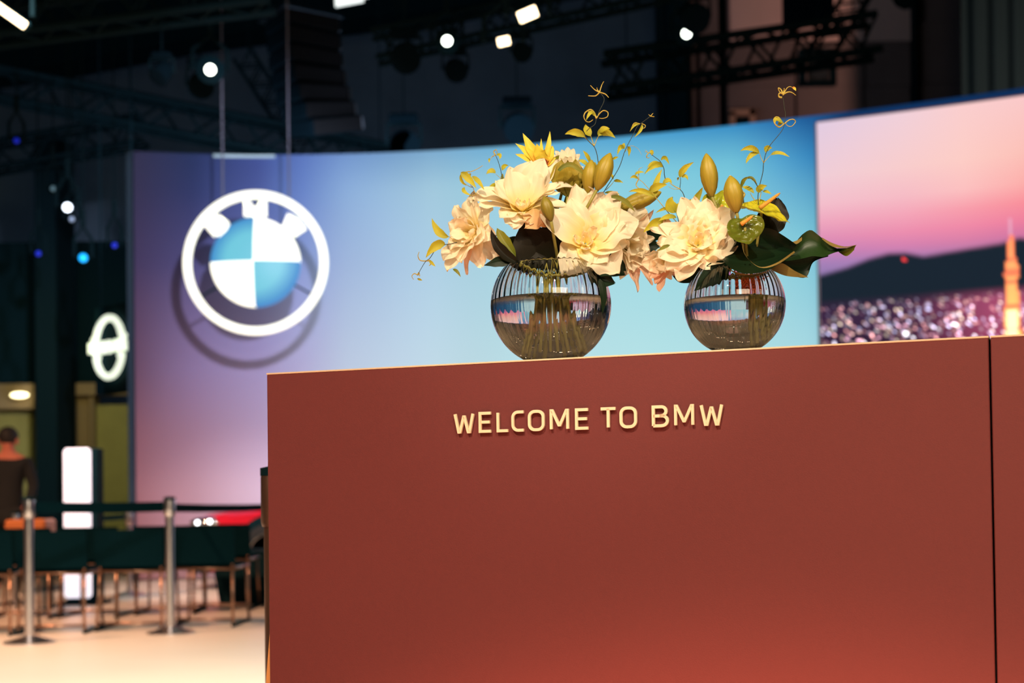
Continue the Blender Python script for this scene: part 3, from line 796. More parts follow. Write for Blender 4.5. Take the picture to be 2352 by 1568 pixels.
# ------------------------------------------------------------------ red car, side on, nose to the left
RED = mat('red_car_paint', (0.62, 0.012, 0.03), .22, coat=.8, scale=3, var=.03)
GLS = mat('dark_car_glass', (.006, .010, .014), .06, spec=.8)
RUB = mat('tyre_rubber', (.012, .014, .016), .8)
CHR = mat('bright_chrome', (.85, .86, .88), .12, metal=1)
cx0, cy0 = -3.40, 14.55      # nose, near flank
car = thing('red_car', (cx0 + 2.2, cy0 + .92, 0), 'glossy red low car parked by the wall, mostly hidden behind the counter', 'car')
W2 = .90; yc = cy0 + .92
secs = [  # x from nose, half width, z bottom, z shoulder, z deck
 (.00, .52, .30, .60, .66), (.06, .70, .24, .66, .74), (.22, .82, .20, .72, .79), (.55, .88, .18, .76, .84), (.95, .91, .18, .79, .88),
 (1.35, .90, .18, .81, .91), (1.7, .89, .18, .82, .93), (2.3, .89, .18, .84, .95), (3.0, .90, .18, .86, .96), (3.6, .91, .18, .88, .98), (4.0, .88, .20, .88, .98), (4.3, .80, .28, .80, .90), (4.42, .66, .36, .66, .74)]
rows = []
for (x, w2, zb, zs_, zd) in secs:
    prof = [(-w2*.9, zb), (-w2, zb + .08), (-w2*1.0, (zb+zs_)/2), (-w2*.985, zs_), (-w2*.88, zd - .03), (-w2*.6, zd), (0, zd + .02), (w2*.6, zd), (w2*.88, zd - .03), (w2*.985, zs_), (w2, (zb+zs_)/2), (w2, zb+.08), (w2*.9, zb), (-w2*.9, zb)]
    rows.append([Vector((cx0 + x, yc + a, z)) for a, z in prof])
mb = MB().grid(rows); mb.add(rows[0][:-1], [tuple(range(13))]); mb.add(rows[-1][:-1], [tuple(range(13))[::-1]])
body = build('body', mb, RED, car, smooth=True, angle=50)
cab_ = [(1.45, .78, .90, .92), (1.85, .72, .90, 1.12), (2.2, .64, .92, 1.27), (2.7, .62, .93, 1.31), (3.2, .62, .94, 1.27), (3.7, .64, .95, 1.10), (4.1, .66, .95, .97)]
rows = [[Vector((cx0+x, yc - .80, z0)), Vector((cx0+x, yc - w2, z1 - .05)), Vector((cx0+x, yc - w2*.8, z1)), Vector((cx0+x, yc + w2*.8, z1)), Vector((cx0+x, yc + w2, z1 - .05)), Vector((cx0+x, yc + .80, z0))] for x, w2, z0, z1 in cab_]
build('cabin_glass', MB().grid(rows), GLS, car, smooth=True)
rf = [[Vector((cx0+x, yc - w2*.85, z1 + .012)), Vector((cx0+x, yc, z1 + .03)), Vector((cx0+x, yc + w2*.85, z1 + .012))] for x, w2, z0, z1 in cab_[2:5]]
build('roof', MB().grid(rf), RED, car, smooth=True)
for (x, y, s) in ((.95, yc - .90, -1), (3.55, yc - .90, -1), (.95, yc + .90, 1), (3.55, yc + .90, 1)):
    c = Vector((cx0 + x, y, .345))
    build('wheel_well_shade', MB().lathe(c + Vector((0, -s*.06, .02)), [(.415, 0), (.415, .075), (.001, .075)], 32, (0, s, 0)), M['black'], car)  # black disc put in for the dark hollow round the wheel
    wh = build('tyre', MB().lathe(c, [(.20, -.10), (.32, -.10), (.345, -.06), (.345, .06), (.32, .10), (.24, .10), (.225, .06), (.001, .05)], 36, (0, s, 0)), RUB, car, smooth=True, angle=40)
    rm = MB()
    for k in range(5):
        a = 2*PI*k/5 + .3; d = Vector((math.cos(a), 0, math.sin(a)))
        rm.tube([c + Vector((0, s*.085, 0)), c + d*.235 + Vector((0, s*.10, 0))], [.034, .02], 6)
    rm.lathe(c, [(.235, .07), (.25, .11), (.235, .11), (.22, .07)], 36, (0, s, 0))
    build('rim', rm, CHR, wh, smooth=True, angle=40)
    build('brake_caliper', MB().box(c + Vector((.10, s*.07, .10)), (.09, .03, .13), Matrix.Rotation(.7, 3, 'Y'), .01), mat('blue_caliper', (.02, .06, .5), .4), wh)
for s in (-1, 1):
    h = Vector((cx0 + .26, yc + s*.76, .70))
    hl = build('headlight', MB().ball(h, (.20, .10, .06), 16, 10), CHR, car, smooth=True)
    build('lamp', MB().ball(h + Vector((-.10, -.085, .0)), .022, 10, 8).ball(h + Vector((.03, -.10, .01)), .022, 10, 8), emat('headlight_glow', srgb(240, 250, 255), 6), hl, smooth=True)
build('mirror', MB().ball((cx0+1.75, yc-.98, .98), (.09, .06, .07), 14, 8), RED, car, smooth=True)
build('grille', MB().box((cx0+.05, yc-.16, .42), (.12, .28, .22), None, .05).box((cx0+.05, yc+.16, .42), (.12, .28, .22), None, .05), M['black'], car)
build('bonnet_trim', MB().tube([(cx0-.0, yc-.52, .60), (cx0+.10, yc-.70, .665), (cx0+.17, yc-.76, .60)], .022, 8), CHR, car, smooth=True)
build('sill', MB().box((cx0+2.25, yc-.88, .22), (1.9, .06, .10), None, .02), M['black'], car)
build('lower_lip', MB().box((cx0+.28, yc, .20), (.5, 1.5, .05), None, .02), M['black'], car)

# ------------------------------------------------------------------ person at the left edge, seen from behind
def skin_body(name, joints, edges, mt, parent):
    me = bpy.data.meshes.new(name); root = parent
    while root.parent: root = root.parent
    me.from_pydata([tuple(Vector(j[:3]) - root.location) for j in joints], edges, [])
    o = bpy.data.objects.new(name, me); COL.objects.link(o)
    sk = o.modifiers.new('skin', 'SKIN'); sk.use_smooth_shade = True
    for i, j in enumerate(joints):
        r = j[3]; rr = r if isinstance(r, tuple) else (r, r)
        me.skin_vertices[0].data[i].radius = rr
    me.skin_vertices[0].data[0].use_root = True
    ss = o.modifiers.new('sub', 'SUBSURF'); ss.levels = 2; ss.render_levels = 2
    dg = bpy.context.evaluated_depsgraph_get(); m2 = bpy.data.meshes.new_from_object(o.evaluated_get(dg))
    bpy.data.objects.remove(o)
    m2.materials.clear(); m2.materials.append(mt); m2.shade_smooth(); m2.name = name
    o = bpy.data.objects.new(name, m2); COL.objects.link(o); o.parent = parent
    return o
Yp = 14.3; hx = P(19, 1018, Yp).x
per = thing('person', (hx - .04, Yp, 0), 'person in a dark jacket with dark hair, back turned, at the far left edge', 'person')
SK = mat('skin', (.62, .20, .13), .6, sss=.1); DK = mat('dark_jacket', (.010, .012, .014), .9); HR = mat('dark_hair', (.012, .010, .010), .7)
x = hx
J = [(x-.02, Yp, .90, (.16,.12)), (x-.02, Yp, 1.08, (.15,.11)), (x-.01, Yp, 1.26, (.18,.12)), (x, Yp, 1.40, (.12,.10)), (x, Yp-.01, 1.45, (.055,.055)), (x+.005, Yp-.02, 1.52, (.07,.08)), (x+.005, Yp-.02, 1.60, (.075,.09)),
     (x-.18, Yp, 1.34, .065), (x-.25, Yp+.01, 1.10, .05), (x-.24, Yp-.10, .92, .038), (x-.22, Yp-.18, .86, .03),
     (x+.18, Yp, 1.34, .065), (x+.25, Yp+.01, 1.10, .05), (x+.23, Yp-.10, .92, .038), (x+.20, Yp-.18, .86, .03),
     (x-.11, Yp, .82, .10), (x-.12, Yp+.01, .48, .07), (x-.12, Yp+.02, .10, .045), (x-.13, Yp-.10, .04, .04),
     (x+.07, Yp, .82, .10), (x+.09, Yp+.01, .48, .07), (x+.09, Yp+.02, .10, .045), (x+.10, Yp-.10, .04, .04)]
E = [(0,1),(1,2),(2,3),(3,4),(4,5),(5,6),(3,7),(7,8),(8,9),(9,10),(3,11),(11,12),(12,13),(13,14),(0,15),(15,16),(16,17),(17,18),(0,19),(19,20),(20,21),(21,22)]
JB = [(j[0], j[1], j[2], j[3] if k in (4, 5, 6, 10, 14) else tuple(q*.72 for q in (j[3] if isinstance(j[3], tuple) else (j[3], j[3])))) for k, j in enumerate(J)]
b_ = skin_body('body', JB, E, SK, per)
# jacket and trousers follow the body just outside it
JC = [(j[0], j[1], j[2], tuple(q*1.13 for q in (j[3] if isinstance(j[3], tuple) else (j[3], j[3])))) for j in J]
ids = [0,1,2,3,7,8,9,11,12,13]; remap = {k: i for i, k in enumerate(ids)}
skin_body('jacket', [JC[i] for i in ids] + [(x-.02, Yp, .78, (.15,.13))], [(remap[a], remap[b]) for a, b in E if a in remap and b in remap] + [(0, len(ids))], DK, per)
ids = [0,15,16,17,19,20,21]; remap = {k: i for i, k in enumerate(ids)}
skin_body('trousers', [JC[i] for i in ids], [(remap[a], remap[b]) for a, b in E if a in remap and b in remap], DK, per)
build('hair', MB().ball((x+.005, Yp-.015, 1.60), (.098, .112, .10), 18, 12), HR, per, smooth=True)
build('ear', MB().ball((x+.095, Yp-.02, 1.545), (.015, .03, .035), 8, 6).ball((x-.085, Yp-.02, 1.545), (.015, .03, .035), 8, 6), SK, per, smooth=True)

# ================================================================== the counter
CA = Vector((-.4536, 2.632, 0)); CU = Vector((1.177, -.481, 0)).normalized(); CN = Vector((-CU.y*-1, 0, 0))
CN = Vector((CU.y, -CU.x, 0))            # outward normal of the front, towards the camera
CZ = 1.18; VZ = Vector((0, 0, 1))
RC = Matrix((CU, -CN, VZ)).transposed()
def on_front(px, py, off=0.0):
    d = ray(px, py); o = CA + CN * off
    t = (o - CAM).dot(CN) / d.dot(CN)
    return CAM + d * t
seam_u = (on_front(2275, 900) - CA).dot(CU); left_u = (on_front(613, 900) - CA).dot(CU)
ct = thing('reception_counter', (CA + CU * .9 - CN * .33) * 1.0, 'long terracotta brown reception counter with raised cream welcome lettering', 'counter')
ct.location.z = 0
D = .62
def slab(u0, u1, z0, z1, n0, n1, bev=0.0):
    c = CA + CU * (u0+u1)/2 - CN * (n0+n1)/2 + VZ * (z0+z1)/2
    return MB().box(c, (u1-u0, abs(n1-n0), z1-z0), RC, bev)
fp = build('front_panel', slab(left_u, seam_u - .0016, .10, CZ - .003, 0, .02, .0012), M['terracotta'], ct)
build('front_panel', slab(seam_u + .0016, seam_u + 1.15, .10, CZ - .003, 0, .02, .0012), M['terracotta'], ct)
build('countertop', slab(left_u - .0005, seam_u - .001, CZ - .003, CZ, -.0012, D, .0007), M['cream'], ct)
build('countertop', slab(seam_u + .001, seam_u + 1.15, CZ - .003, CZ, -.0012, D, .0007), M['cream'], ct)
build('core', slab(left_u + .03, seam_u + 1.12, 0.0, CZ - .004, .021, D - .02), M['black'], ct)
build('plinth', slab(left_u + .02, seam_u + 1.13, 0, .10, .0205, .04), M['black'], ct)
# flared ochre side cheek: widens towards the floor behind the front panel
sd = MB()
def ck(u, z, n): return CA + CU*u - CN*n + VZ*z
prof = [(CZ - .01, .004), (.95, .003), (.86, .0), (.78, -.005), (.70, -.012), (.62, -.020), (.45, -.036), (.2, -.06), (0, -.09)]
rows = [[ck(left_u + e, z, .021), ck(left_u + e, z, D - .04)] for z, e in prof]; rows2 = [[p + CU * .012 for p in r] for r in rows]
sd.grid(rows); sd.grid(rows2); sd.grid([[r[0] for r in rows], [r[0] for r in rows2]]); sd.grid([[r[1] for r in rows], [r[1] for r in rows2]])
build('side_panel', sd, M['ochre'], ct)
# lettering
text = 'WELCOME TO BMW'
LX = {0: (1046, 1093), 1: (1103, 1134), 2: (1144, 1173), 3: (1178, 1209), 4: (1216, 1254), 5: (1266, 1310), 6: (1324, 1357), 8: (1380, 1420), 9: (1426, 1466), 11: (1500, 1538), 12: (1551, 1597), 13: (1610, 1664)}
def base_y(x): return 996 + (x - 1055) * (977 - 996) / (1650 - 1055)
def top_y(x): return 948.5 + (x - 1045) * (925.5 - 948.5) / (1664 - 1045)
zb = sum(on_front(x, base_y(x)).z for x in (1060, 1350, 1640)) / 3
zt = sum(on_front(x, top_y(x)).z for x in (1060, 1350, 1640)) / 3
print('LETTER Z', zb, zt, on_front(1060, base_y(1060)).z, on_front(1640, base_y(1640)).z, on_front(1060, top_y(1060)).z, on_front(1640, top_y(1640)).z)
for i, ch in enumerate(text):
    if ch == ' ': continue
    x0, x1 = LX[i]; u0 = (on_front(x0, 960) - CA).dot(CU); u1 = (on_front(x1, 960) - CA).dot(CU)
    h = zt - zb; wd = .0050; st, adv = glyph(ch); nat = (adv + wd/h) * h
    mb, a = letter_mb(ch, Vector((0, 0, 0)), Vector((1, 0, 0)), VZ, Vector((0, -1, 0)), h, wd, .0045)
    k = (u1 - u0 - wd) / max(nat - wd, 1e-6)
    cx = nat / 2
    vs = []
    for p in mb.v:
        q = (p[0] - cx) ; 
        # widen or narrow the letter without changing its stroke weight much
        uu = (u0+u1)/2 + q * k
        vs.append(CA + CU*uu + VZ*(zb + p[2]) + CN*(.0035 - p[1]))
    mb.v = vs
    build('letter', mb, M['letter'], fp)
    # stand-off pins that carry the letter
# ================================================================== vases
GL, gnt, gb = nmat('clear_glass')
gb.inputs['Base Color'].default_value = (.97, .98, .98, 1); gb.inputs['Roughness'].default_value = 0.0
gb.inputs['Transmission Weight'].default_value = 1.0; gb.inputs['IOR'].default_value = 1.48
WT, wnt, wb = nmat('vase_water')
wb.inputs['Base Color'].default_value = (.93, .88, .82, 1); wb.inputs['Roughness'].default_value = 0.0
wb.inputs['Transmission Weight'].default_value = 1.0; wb.inputs['IOR'].default_value = 1.33
def vase(px, cy, Y, Rpx, label, wlabel, wl):
    c = P(px, cy, Y); R = Rpx / F * Y
    zc = c.z; zb = CZ + .0002
    h0 = zb - zc                       # bottom of the vase below the centre of the ball
    th = .0032
    out_, inn = [], []
    a0 = math.asin(max(-.992, h0 / R)); a1 = math.radians(43)
    n = 44
    for i in range(n + 1):
        a = a0 + (a1 - a0) * i / n; r, z = R*math.cos(a), R*math.sin(a)
        fa = 0.06
        wv = .0013 if i == n else 0
        out_.append((r, z, fa, wv))
    top = R*math.sin(a1); rt = R*math.cos(a1)
    Ri = R - th
    b0 = math.asin(max(-.99, (h0 + .007) / Ri))
    for i in range(n + 1):
        a = a1 - .01 - (a1 - .01 - b0) * i / n; inn.append((Ri*math.cos(a), Ri*math.sin(a), 1.0 if math.sin(a) > -.3 else max(.15, 1 + (math.sin(a) + .3) * 1.6), (.0013 if i == 0 else 0)))
    prof = [(.0005, h0, 0, 0), (out_[0][0]*.98, h0, 0, 0)] + out_[1:] + inn + [(.0005, h0 + .007, 0, 0)]
    mb = MB().lathe((c.x, Y, zc), prof, 352, None, 44, .009)
    t = thing('glass_vase', (c.x, Y, zb), label, 'vase')
    build('glass_body', mb, GL, t, smooth=True)
    # the water: reaches a hair into the glass wall so that no air gap shows
    lv = wl / F * Y; b1 = math.asin(lv / Ri); Rw = Ri + .0004
    pr = [(.0005, h0 + .0066, 0, 0)]
    for i in range(31):
        a = b0 - .0 + (b1 - b0) * i / 30; pr.append((Rw*math.cos(a), Rw*math.sin(a) if i else h0 + .0066, 1.0 if math.sin(a) > -.3 else max(.15, 1 + (math.sin(a) + .3) * 1.6), 0))
    pr += [(Rw*math.cos(b1) - .002, lv - .0008, 1.0, 0), (.0005, lv - .0008, 0, 0)]
    wm = build('vase_water', MB().lathe((c.x, Y, zc), pr, 352, None, 44, .009), WT, smooth=True, angle=60)
    tag(wm, wlabel, 'water')
    return Vector((c.x, Y, zc)), R, zb, Vector((c.x, Y, zc + top))
V1, R1, ZB, MOUTH1 = vase(1265, 702, 2.55, 139, 'larger round ribbed clear glass vase, left on the counter', 'water filling the lower half of the larger left vase', 11)
V2, R2, ZB, MOUTH2 = vase(1687, 700, 2.405, 116, 'smaller round ribbed clear glass vase, right on the counter', 'water filling the lower half of the smaller right vase', 9)

# ------------------------------------------------------------------ plant materials
def petal_mat(name, c0, c1, trans=.3, rough=.5, vein=.25, spec=.3):
    """c0 at the throat, c1 on the blade; uses the petal's own UV"""
    m, nt, b = nmat(name); N, L = nt.nodes, nt.links
    uv = N.new('ShaderNodeUVMap'); sx_ = N.new('ShaderNodeSeparateXYZ'); L.new(uv.outputs[0], sx_.inputs[0])
    cr = N.new('ShaderNodeValToRGB'); L.new(sx_.outputs['Y'], cr.inputs[0])
    cr.color_ramp.elements[0].position = .05; cr.color_ramp.elements[0].color = (*c0, 1)
    cr.color_ramp.elements[1].position = .55; cr.color_ramp.elements[1].color = (*c1, 1)
    # fine lengthwise veins
    mp = N.new('ShaderNodeMapping'); mp.inputs['Scale'].default_value = (26, 1.6, 1); L.new(uv.outputs[0], mp.inputs[0])
    nz = N.new('ShaderNodeTexNoise'); nz.inputs['Scale'].default_value = 1.0; nz.inputs['Detail'].default_value = 3; L.new(mp.outputs[0], nz.inputs['Vector'])
    mx = N.new('ShaderNodeMix'); mx.data_type = 'RGBA'; mx.blend_type = 'MULTIPLY'; mx.inputs[0].default_value = vein
    L.new(cr.outputs[0], mx.inputs[6]); L.new(nz.outputs['Color'], mx.inputs[7])
    mr = N.new('ShaderNodeMapRange'); mr.inputs[1].default_value = .3; mr.inputs[2].default_value = .7; mr.inputs[3].default_value = .55; mr.inputs[4].default_value = 1.0
    L.new(nz.outputs['Fac'], mr.inputs[0]); L.new(mr.outputs[0], mx.inputs[7])
    L.new(mx.outputs[2], b.inputs['Base Color']); b.inputs['Roughness'].default_value = rough; b.inputs['Specular IOR Level'].default_value = spec
    bp = N.new('ShaderNodeBump'); bp.inputs['Strength'].default_value = .5; bp.inputs['Distance'].default_value = .0006
    L.new(nz.outputs['Fac'], bp.inputs['Height']); L.new(bp.outputs[0], b.inputs['Normal'])
    t = N.new('ShaderNodeBsdfTranslucent'); L.new(mx.outputs[2], t.inputs[0])
    ms = N.new('ShaderNodeMixShader'); ms.inputs[0].default_value = trans
    L.new(b.outputs[0], ms.inputs[1]); L.new(t.outputs[0], ms.inputs[2]); L.new(ms.outputs[0], N['Material Output'].inputs[0])
    return m
PET = petal_mat('lily_petal', (.98, .80, .20), (.99, .90, .70), .34, .55, .10)
PETP = petal_mat('lily_petal_pinkish', (.92, .70, .30), (.95, .62, .46), .34, .5, .15)
YEL = petal_mat('yellow_bract', (.85, .22, .04), (.80, .70, .08), .2, .45, .2)
BUD = petal_mat('green_bud', (.30, .23, .03), (.44, .34, .035), .04, .4, .55)
BUDD = petal_mat('dark_green_bud', (.16, .14, .02), (.30, .24, .03), .05, .4, .5)
VLF = petal_mat('young_leaf', (.40, .40, .04), (.60, .56, .04), .3, .45, .35)
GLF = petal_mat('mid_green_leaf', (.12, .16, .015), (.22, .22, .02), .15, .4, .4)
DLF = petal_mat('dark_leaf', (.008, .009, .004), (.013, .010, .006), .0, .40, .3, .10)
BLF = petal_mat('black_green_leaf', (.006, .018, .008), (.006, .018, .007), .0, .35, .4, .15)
LLF = petal_mat('pale_underside_lit_edge', (.26, .19, .05), (.32, .23, .06), .1, .5, .4)
STM = mat('green_stem', (.26, .24, .05), .45, scale=60, var=.3)
STD = mat('dark_stem', (.025, .035, .02), .5, scale=60, var=.3)
STR = mat('pale_vine_stem', (.45, .34, .06), .5, scale=60, var=.2)
SPX = mat('orange_spadix', (.80, .36, .05), .55, scale=400, var=.2, bump=.8, bscale=900)
RED_ = mat('reddish_stem', (.22, .035, .015), .5, scale=60, var=.3)
RAF = mat('orange_raffia', (.75, .12, .02), .6, scale=120, var=.3, bump=.5)

def uv_grid(mb_rows, name, mt, parent, smooth=True, thick=0.0):
    """surface from rows of points (rows run along the length) with UVs u across, v along"""
    m, n = len(mb_rows), len(mb_rows[0])
    mb = MB().grid(mb_rows)
    o = build(name, mb, mt, parent, smooth=smooth)
    me = o.data; uvl = me.uv_layers.new(name='UVMap')
    vi = np.zeros(len(me.loops), dtype=np.int32); me.loops.foreach_get('vertex_index', vi)
    uv = np.stack([(vi % n) / (n-1), (vi // n) / (m-1)], 1).astype(np.float32)
    uvl.data.foreach_set('uv', uv.ravel())
    return o

def bez(a, b, c, t): return a*(1-t)**2 + b*2*t*(1-t) + c*t*t
def petal(name, base, ctrl, tip, W, hint, mt, parent, cup=.25, ruf=.06, seed=0, shape='lily', nl=20, nw=10, curl=0.0, ridge=.02, base_w=.16, roll=0.0):
    if shape == 'lily' and nl == 20: nl, nw, ruf = 30, 16, ruf * 1.35
    """a blade: spine base-ctrl-tip, widest W, edges lifted towards hint (cup>0) and ruffled"""
    r = random.Random(seed); base, ctrl, tip = Vector(base), Vector(ctrl), Vector(tip); hint = Vector(hint).normalized()
    L = (tip - base).length; rows = []
    ph = [r.uniform(0, 6.28) for _ in range(6)]; fr = [r.uniform(9, 13), r.uniform(15, 21)]
    for i in range(nl + 1):
        t = i / nl; p = bez(base, ctrl, tip, t)
        tg = ((ctrl-base)*(1-t) + (tip-ctrl)*t).normalized()
        side = tg.cross(hint)
        if side.length < 1e-4: side = tg.orthogonal()
        side = side.normalized(); nr = side.cross(tg).normalized()
        if roll:
            ra = roll * t; side, nr = side*math.cos(ra) + nr*math.sin(ra), nr*math.cos(ra) - side*math.sin(ra)
        if shape == 'lily': wd = base_w*(1-t) + (math.sin(PI * min(1, t**1.05))**.58) * (1 - .12*t)
        elif shape == 'round': wd = base_w*(1-t) + math.sin(PI * t**1.25)**.55
        elif shape == 'leaf': wd = math.sin(PI * t**.8)**.9
        elif shape == 'blade': wd = .55 + .45*math.sin(PI*t) if t < .7 else (.55 + .45*math.sin(PI*t)) * (1 - ((t-.7)/.3)**2)
        wd = max(0.015, min(wd, 1.15)) * W / 2
        row = []
        for j in range(nw + 1):
            s = -1 + 2*j/nw; e = abs(s)
            a = s * wd
            lift = cup * wd * (e**1.6) * (1 - .55*t) - ridge * W * math.exp(-(s*5)**2) + (.014 * W * math.cos(s*13) * math.sin(PI*t) if shape == 'lily' else 0)
            rf = ruf * W * (e**2) * (.25 + t) * (math.sin(fr[0]*t + ph[0] + (2.2 if s > 0 else 0)) + .6*math.sin(fr[1]*t + ph[1] + (1.1 if s > 0 else 0)))
            q = p + side * (a * (1 + .05*math.sin(fr[1]*t + ph[2] + s))) + nr * (lift + rf - curl * W * (t**3) * (e**2))
            # ragged tip
            q = q + tg * (.035 * W * math.sin(7*s + ph[3]) * t**3)
            row.append(q)
        rows.append(row)
    return uv_grid(rows, name, mt, parent)
def stem_path(p0, mouth, bottom, n=10, lean=.3):
    pts = []
    m = Vector(mouth); b = Vector(bottom); p0 = Vector(p0)
    for i in range(n+1):
        t = i/n; pts.append(bez(p0, p0.lerp(m, .6) + Vector((0, 0, -.012)), m, t))
    for i in range(1, 6): pts.append(m.lerp(b, i/5))
    return pts
def stem(p0, which, k, parent, r=.0026, mt=None, throat=None):
    V, R, M_ = (V1, R1, MOUTH1) if which == 1 else (V2, R2, MOUTH2)
    rr = random.Random(k*7 + which)
    if which == 1:
        a = k * 2.399; m = M_ + Vector((math.cos(a)*.022, math.sin(a)*.018, -.022))
        b = Vector((V.x + math.cos(a)*.052 + .005, V.y + math.sin(a)*.040, ZB + .012 + .016))
        neck = Vector((V.x + math.cos(a)*.010, V.y + math.sin(a)*.009, V.z + .035))
    else:
        a = k * 2.399; m = P(1718, 640, V.y); m = Vector((m.x + math.cos(a)*.010, V.y + math.sin(a)*.009, m.z))
        neck = P(1718, 662, V.y); neck = Vector((neck.x + math.cos(a)*.0075, V.y + math.sin(a)*.007, neck.z))
        q = P(1737, 700, V.y); b = Vector((q.x + math.cos(a)*.014, V.y + math.sin(a)*.016, ZB + .020 + .006*(k % 3)))
    p0 = Vector(p0); pts = [bez(p0, p0.lerp(m, .65) + Vector((0, 0, -.01)), m, i/8) for i in range(9)]
    pts += [m.lerp(neck, .5), neck] + [neck.lerp(b, i/6) for i in range(1, 7)]
    return build('stem', MB().tube(pts, r, 8), mt or STM, parent, smooth=True)

PXM = F
def flower(name, label, cat, cx, cy, Y, axis, petals, which, k, depth=26, inner=7, seed=1, cup=.35, ruf=.06, group=None, rise=.42, ipx=46, mt=None):
    """petals: (tip_x, tip_y, dY in px units towards the back, width px[, rise]); axis = way the bloom faces"""
    u = Y / F; A = Vector(axis).normalized(); c = P(cx, cy, Y); base = c - A * depth * u
    t = thing(name, base, label, cat, group)
    for i, pt in enumerate(petals):
        tx, ty, dy, wd = pt[:4]; rs = pt[4] if len(pt) > 4 else rise; m_ = pt[5] if len(pt) > 5 else (mt or PET)
        tip = P(tx, ty, Y + dy * u); tip = base + (tip - base) * 1.035; v = tip - base; L = v.length
        perp = v - A * v.dot(A)
        ctrl = base + v * .42 + A * (rs * L * .55)
        petal('petal', base + perp.normalized() * 2 * u if perp.length > 1e-6 else base, ctrl, tip, wd * u * 1.12, A, m_, t, cup=cup, ruf=ruf, seed=seed*31 + i)
    rr = random.Random(seed)
    # inner small curled petals of the double bloom
    B1 = A.orthogonal().normalized(); B2 = A.cross(B1)
    for i in range(inner):
        a = 2.399 * i + seed; L = ipx * u * (1.0 - .05 * i) * rr.uniform(.85, 1.1); sp = .25 + .055 * (inner - i)
        d = (B1*math.cos(a) + B2*math.sin(a))
        tip = base + A * (L * rr.uniform(.85, 1.0)) + d * L * sp
        ctrl = base + A * L * .55 + d * L * (sp + .15)
        petal('inner_petal', base + d * 1.5 * u, ctrl, tip, L * .50, -d, m_ if False else (mt or PET), t, cup=.5, ruf=.09, seed=seed*97 + i, nl=12, nw=8)
    stem(base, which, k, t)
    return t
LG_ = 'double white lilies of both bouquets'
flower('lily_bloom', 'wide open cream lily at the upper left of the left bouquet', 'flower', 1200, 468, 2.53, (-.02, -.62, .72),
  [(1173, 387, 14, 52, .2), (1218, 374, 22, 74, .15), (1247, 369, 10, 66, .12), (1279, 374, 34, 42, .2), (1285, 428, 10, 42, .55), (1094, 449, 10, 44, .75), (1088, 459, 0, 34, .45), (1098, 474, -12, 34, .3),
   (1141, 418, 6, 66, .3), (1150, 499, -34, 52, .25), (1178, 521, -40, 66, .15), (1216, 514, -42, 74, .15), (1252, 500, -30, 64, .3), (1284, 443, -6, 24, .5), (1322, 430, 20, 26, .7), (1300, 474, -4, 34, .5), (1318, 482, 10, 30, .5), (1124, 432, 22, 42, .4)], 1, 0, 20, 5, 3, .35, .05, ipx=40)
flower('lily_bloom', 'cream lily facing left at the far left of the left bouquet', 'flower', 1078, 532, 2.52, (-.62, -.68, .12),
  [(1046, 474, 10, 40, .3), (1077, 463, 14, 44, .3), (1088, 443, 20, 52, .3), (1126, 476, 20, 60, .3), (1033, 512, -6, 46, .5), (1036, 540, -14, 46, .5), (1036, 573, -12, 46, .4), (1022, 596, -6, 52, .3), (1030, 620, -2, 46, .3),
   (1072, 628, 6, 22, .3, PETP), (1108, 610, 4, 50, .4), (1150, 592, 12, 50, .4), (1112, 549, -34, 56, .3), (1136, 538, -20, 46, .3), (1094, 553, -34, 50, .3), (1062, 600, -22, 56, .5), (1052, 500, -22, 40, .4)], 1, 1, 22, 7, 5, .4, .06, ipx=52)
flower('lily_bloom', 'largest cream lily at the front of the left bouquet, opening towards the viewer', 'flower', 1345, 548, 2.50, (-.05, -.90, .30),
  [(1246, 492, 4, 66, .55), (1290, 482, 14, 48, .4), (1323, 427, 20, 58, .15), (1313, 459, 10, 50, .25), (1351, 434, 24, 84, .15), (1384, 446, 20, 80, .15), (1417, 450, 18, 74, .2), (1410, 482, 8, 66, .3), (1462, 508, 6, 86, .45), (1438, 492, 12, 70, .35),
   (1300, 628, 0, 74, .4), (1333, 624, -4, 66, .35), (1364, 618, -2, 52, .35), (1418, 624, 0, 90, .45), (1392, 600, -10, 70, .45), (1438, 560, 4, 70, .5)], 1, 2, 24, 8, 7, .32, .05, ipx=50)
flower('lily_bloom', 'ruffled cream lily facing right at the right side of the left bouquet', 'flower', 1442, 558, 2.53, (.62, -.75, -.10),
  [(1467, 470, 12, 56, .3), (1485, 492, 6, 46, .3), (1499, 484, 16, 22, .3, PETP), (1478, 524, -8, 52, .4), (1501, 547, 4, 26, .4), (1490, 573, -6, 38, .4), (1494, 612, 4, 46, .4), (1495, 652, 6, 24, .35, PETP), (1463, 667, 2, 30, .3, PETP),
   (1455, 622, -12, 50, .4), (1426, 638, -6, 34, .3), (1441, 628, -12, 36, .4), (1452, 584, -30, 52, .5), (1430, 570, -34, 48, .4), (1466, 545, -26, 50, .5), (1444, 600, -26, 50, .4), (1432, 515, -18, 50, .3), (1474, 590, -16, 46, .4)], 1, 3, 24, 8, 9, .4, .08, ipx=50)
flower('small_white_bloom', 'small pale many petalled bloom peeping over the top of the left bouquet', 'flower', 1304, 382, 2.60, (0, -.75, .65),
  [(1271, 357, 4, 18, .1), (1277, 347, 6, 20, .1), (1291, 345, 8, 20, .1), (1304, 339, 10, 20, .1), (1317, 343, 8, 20, .1), (1330, 355, 6, 20, .1), (1334, 370, 4, 18, .1), (1340, 384, 2, 18, .1), (1284, 366, -6, 20, .2), (1298, 360, -8, 20, .2), (1312, 361, -8, 20, .2), (1324, 370, -6, 20, .2)], 1, 4, 10, 3, 11, .4, .03, ipx=24)
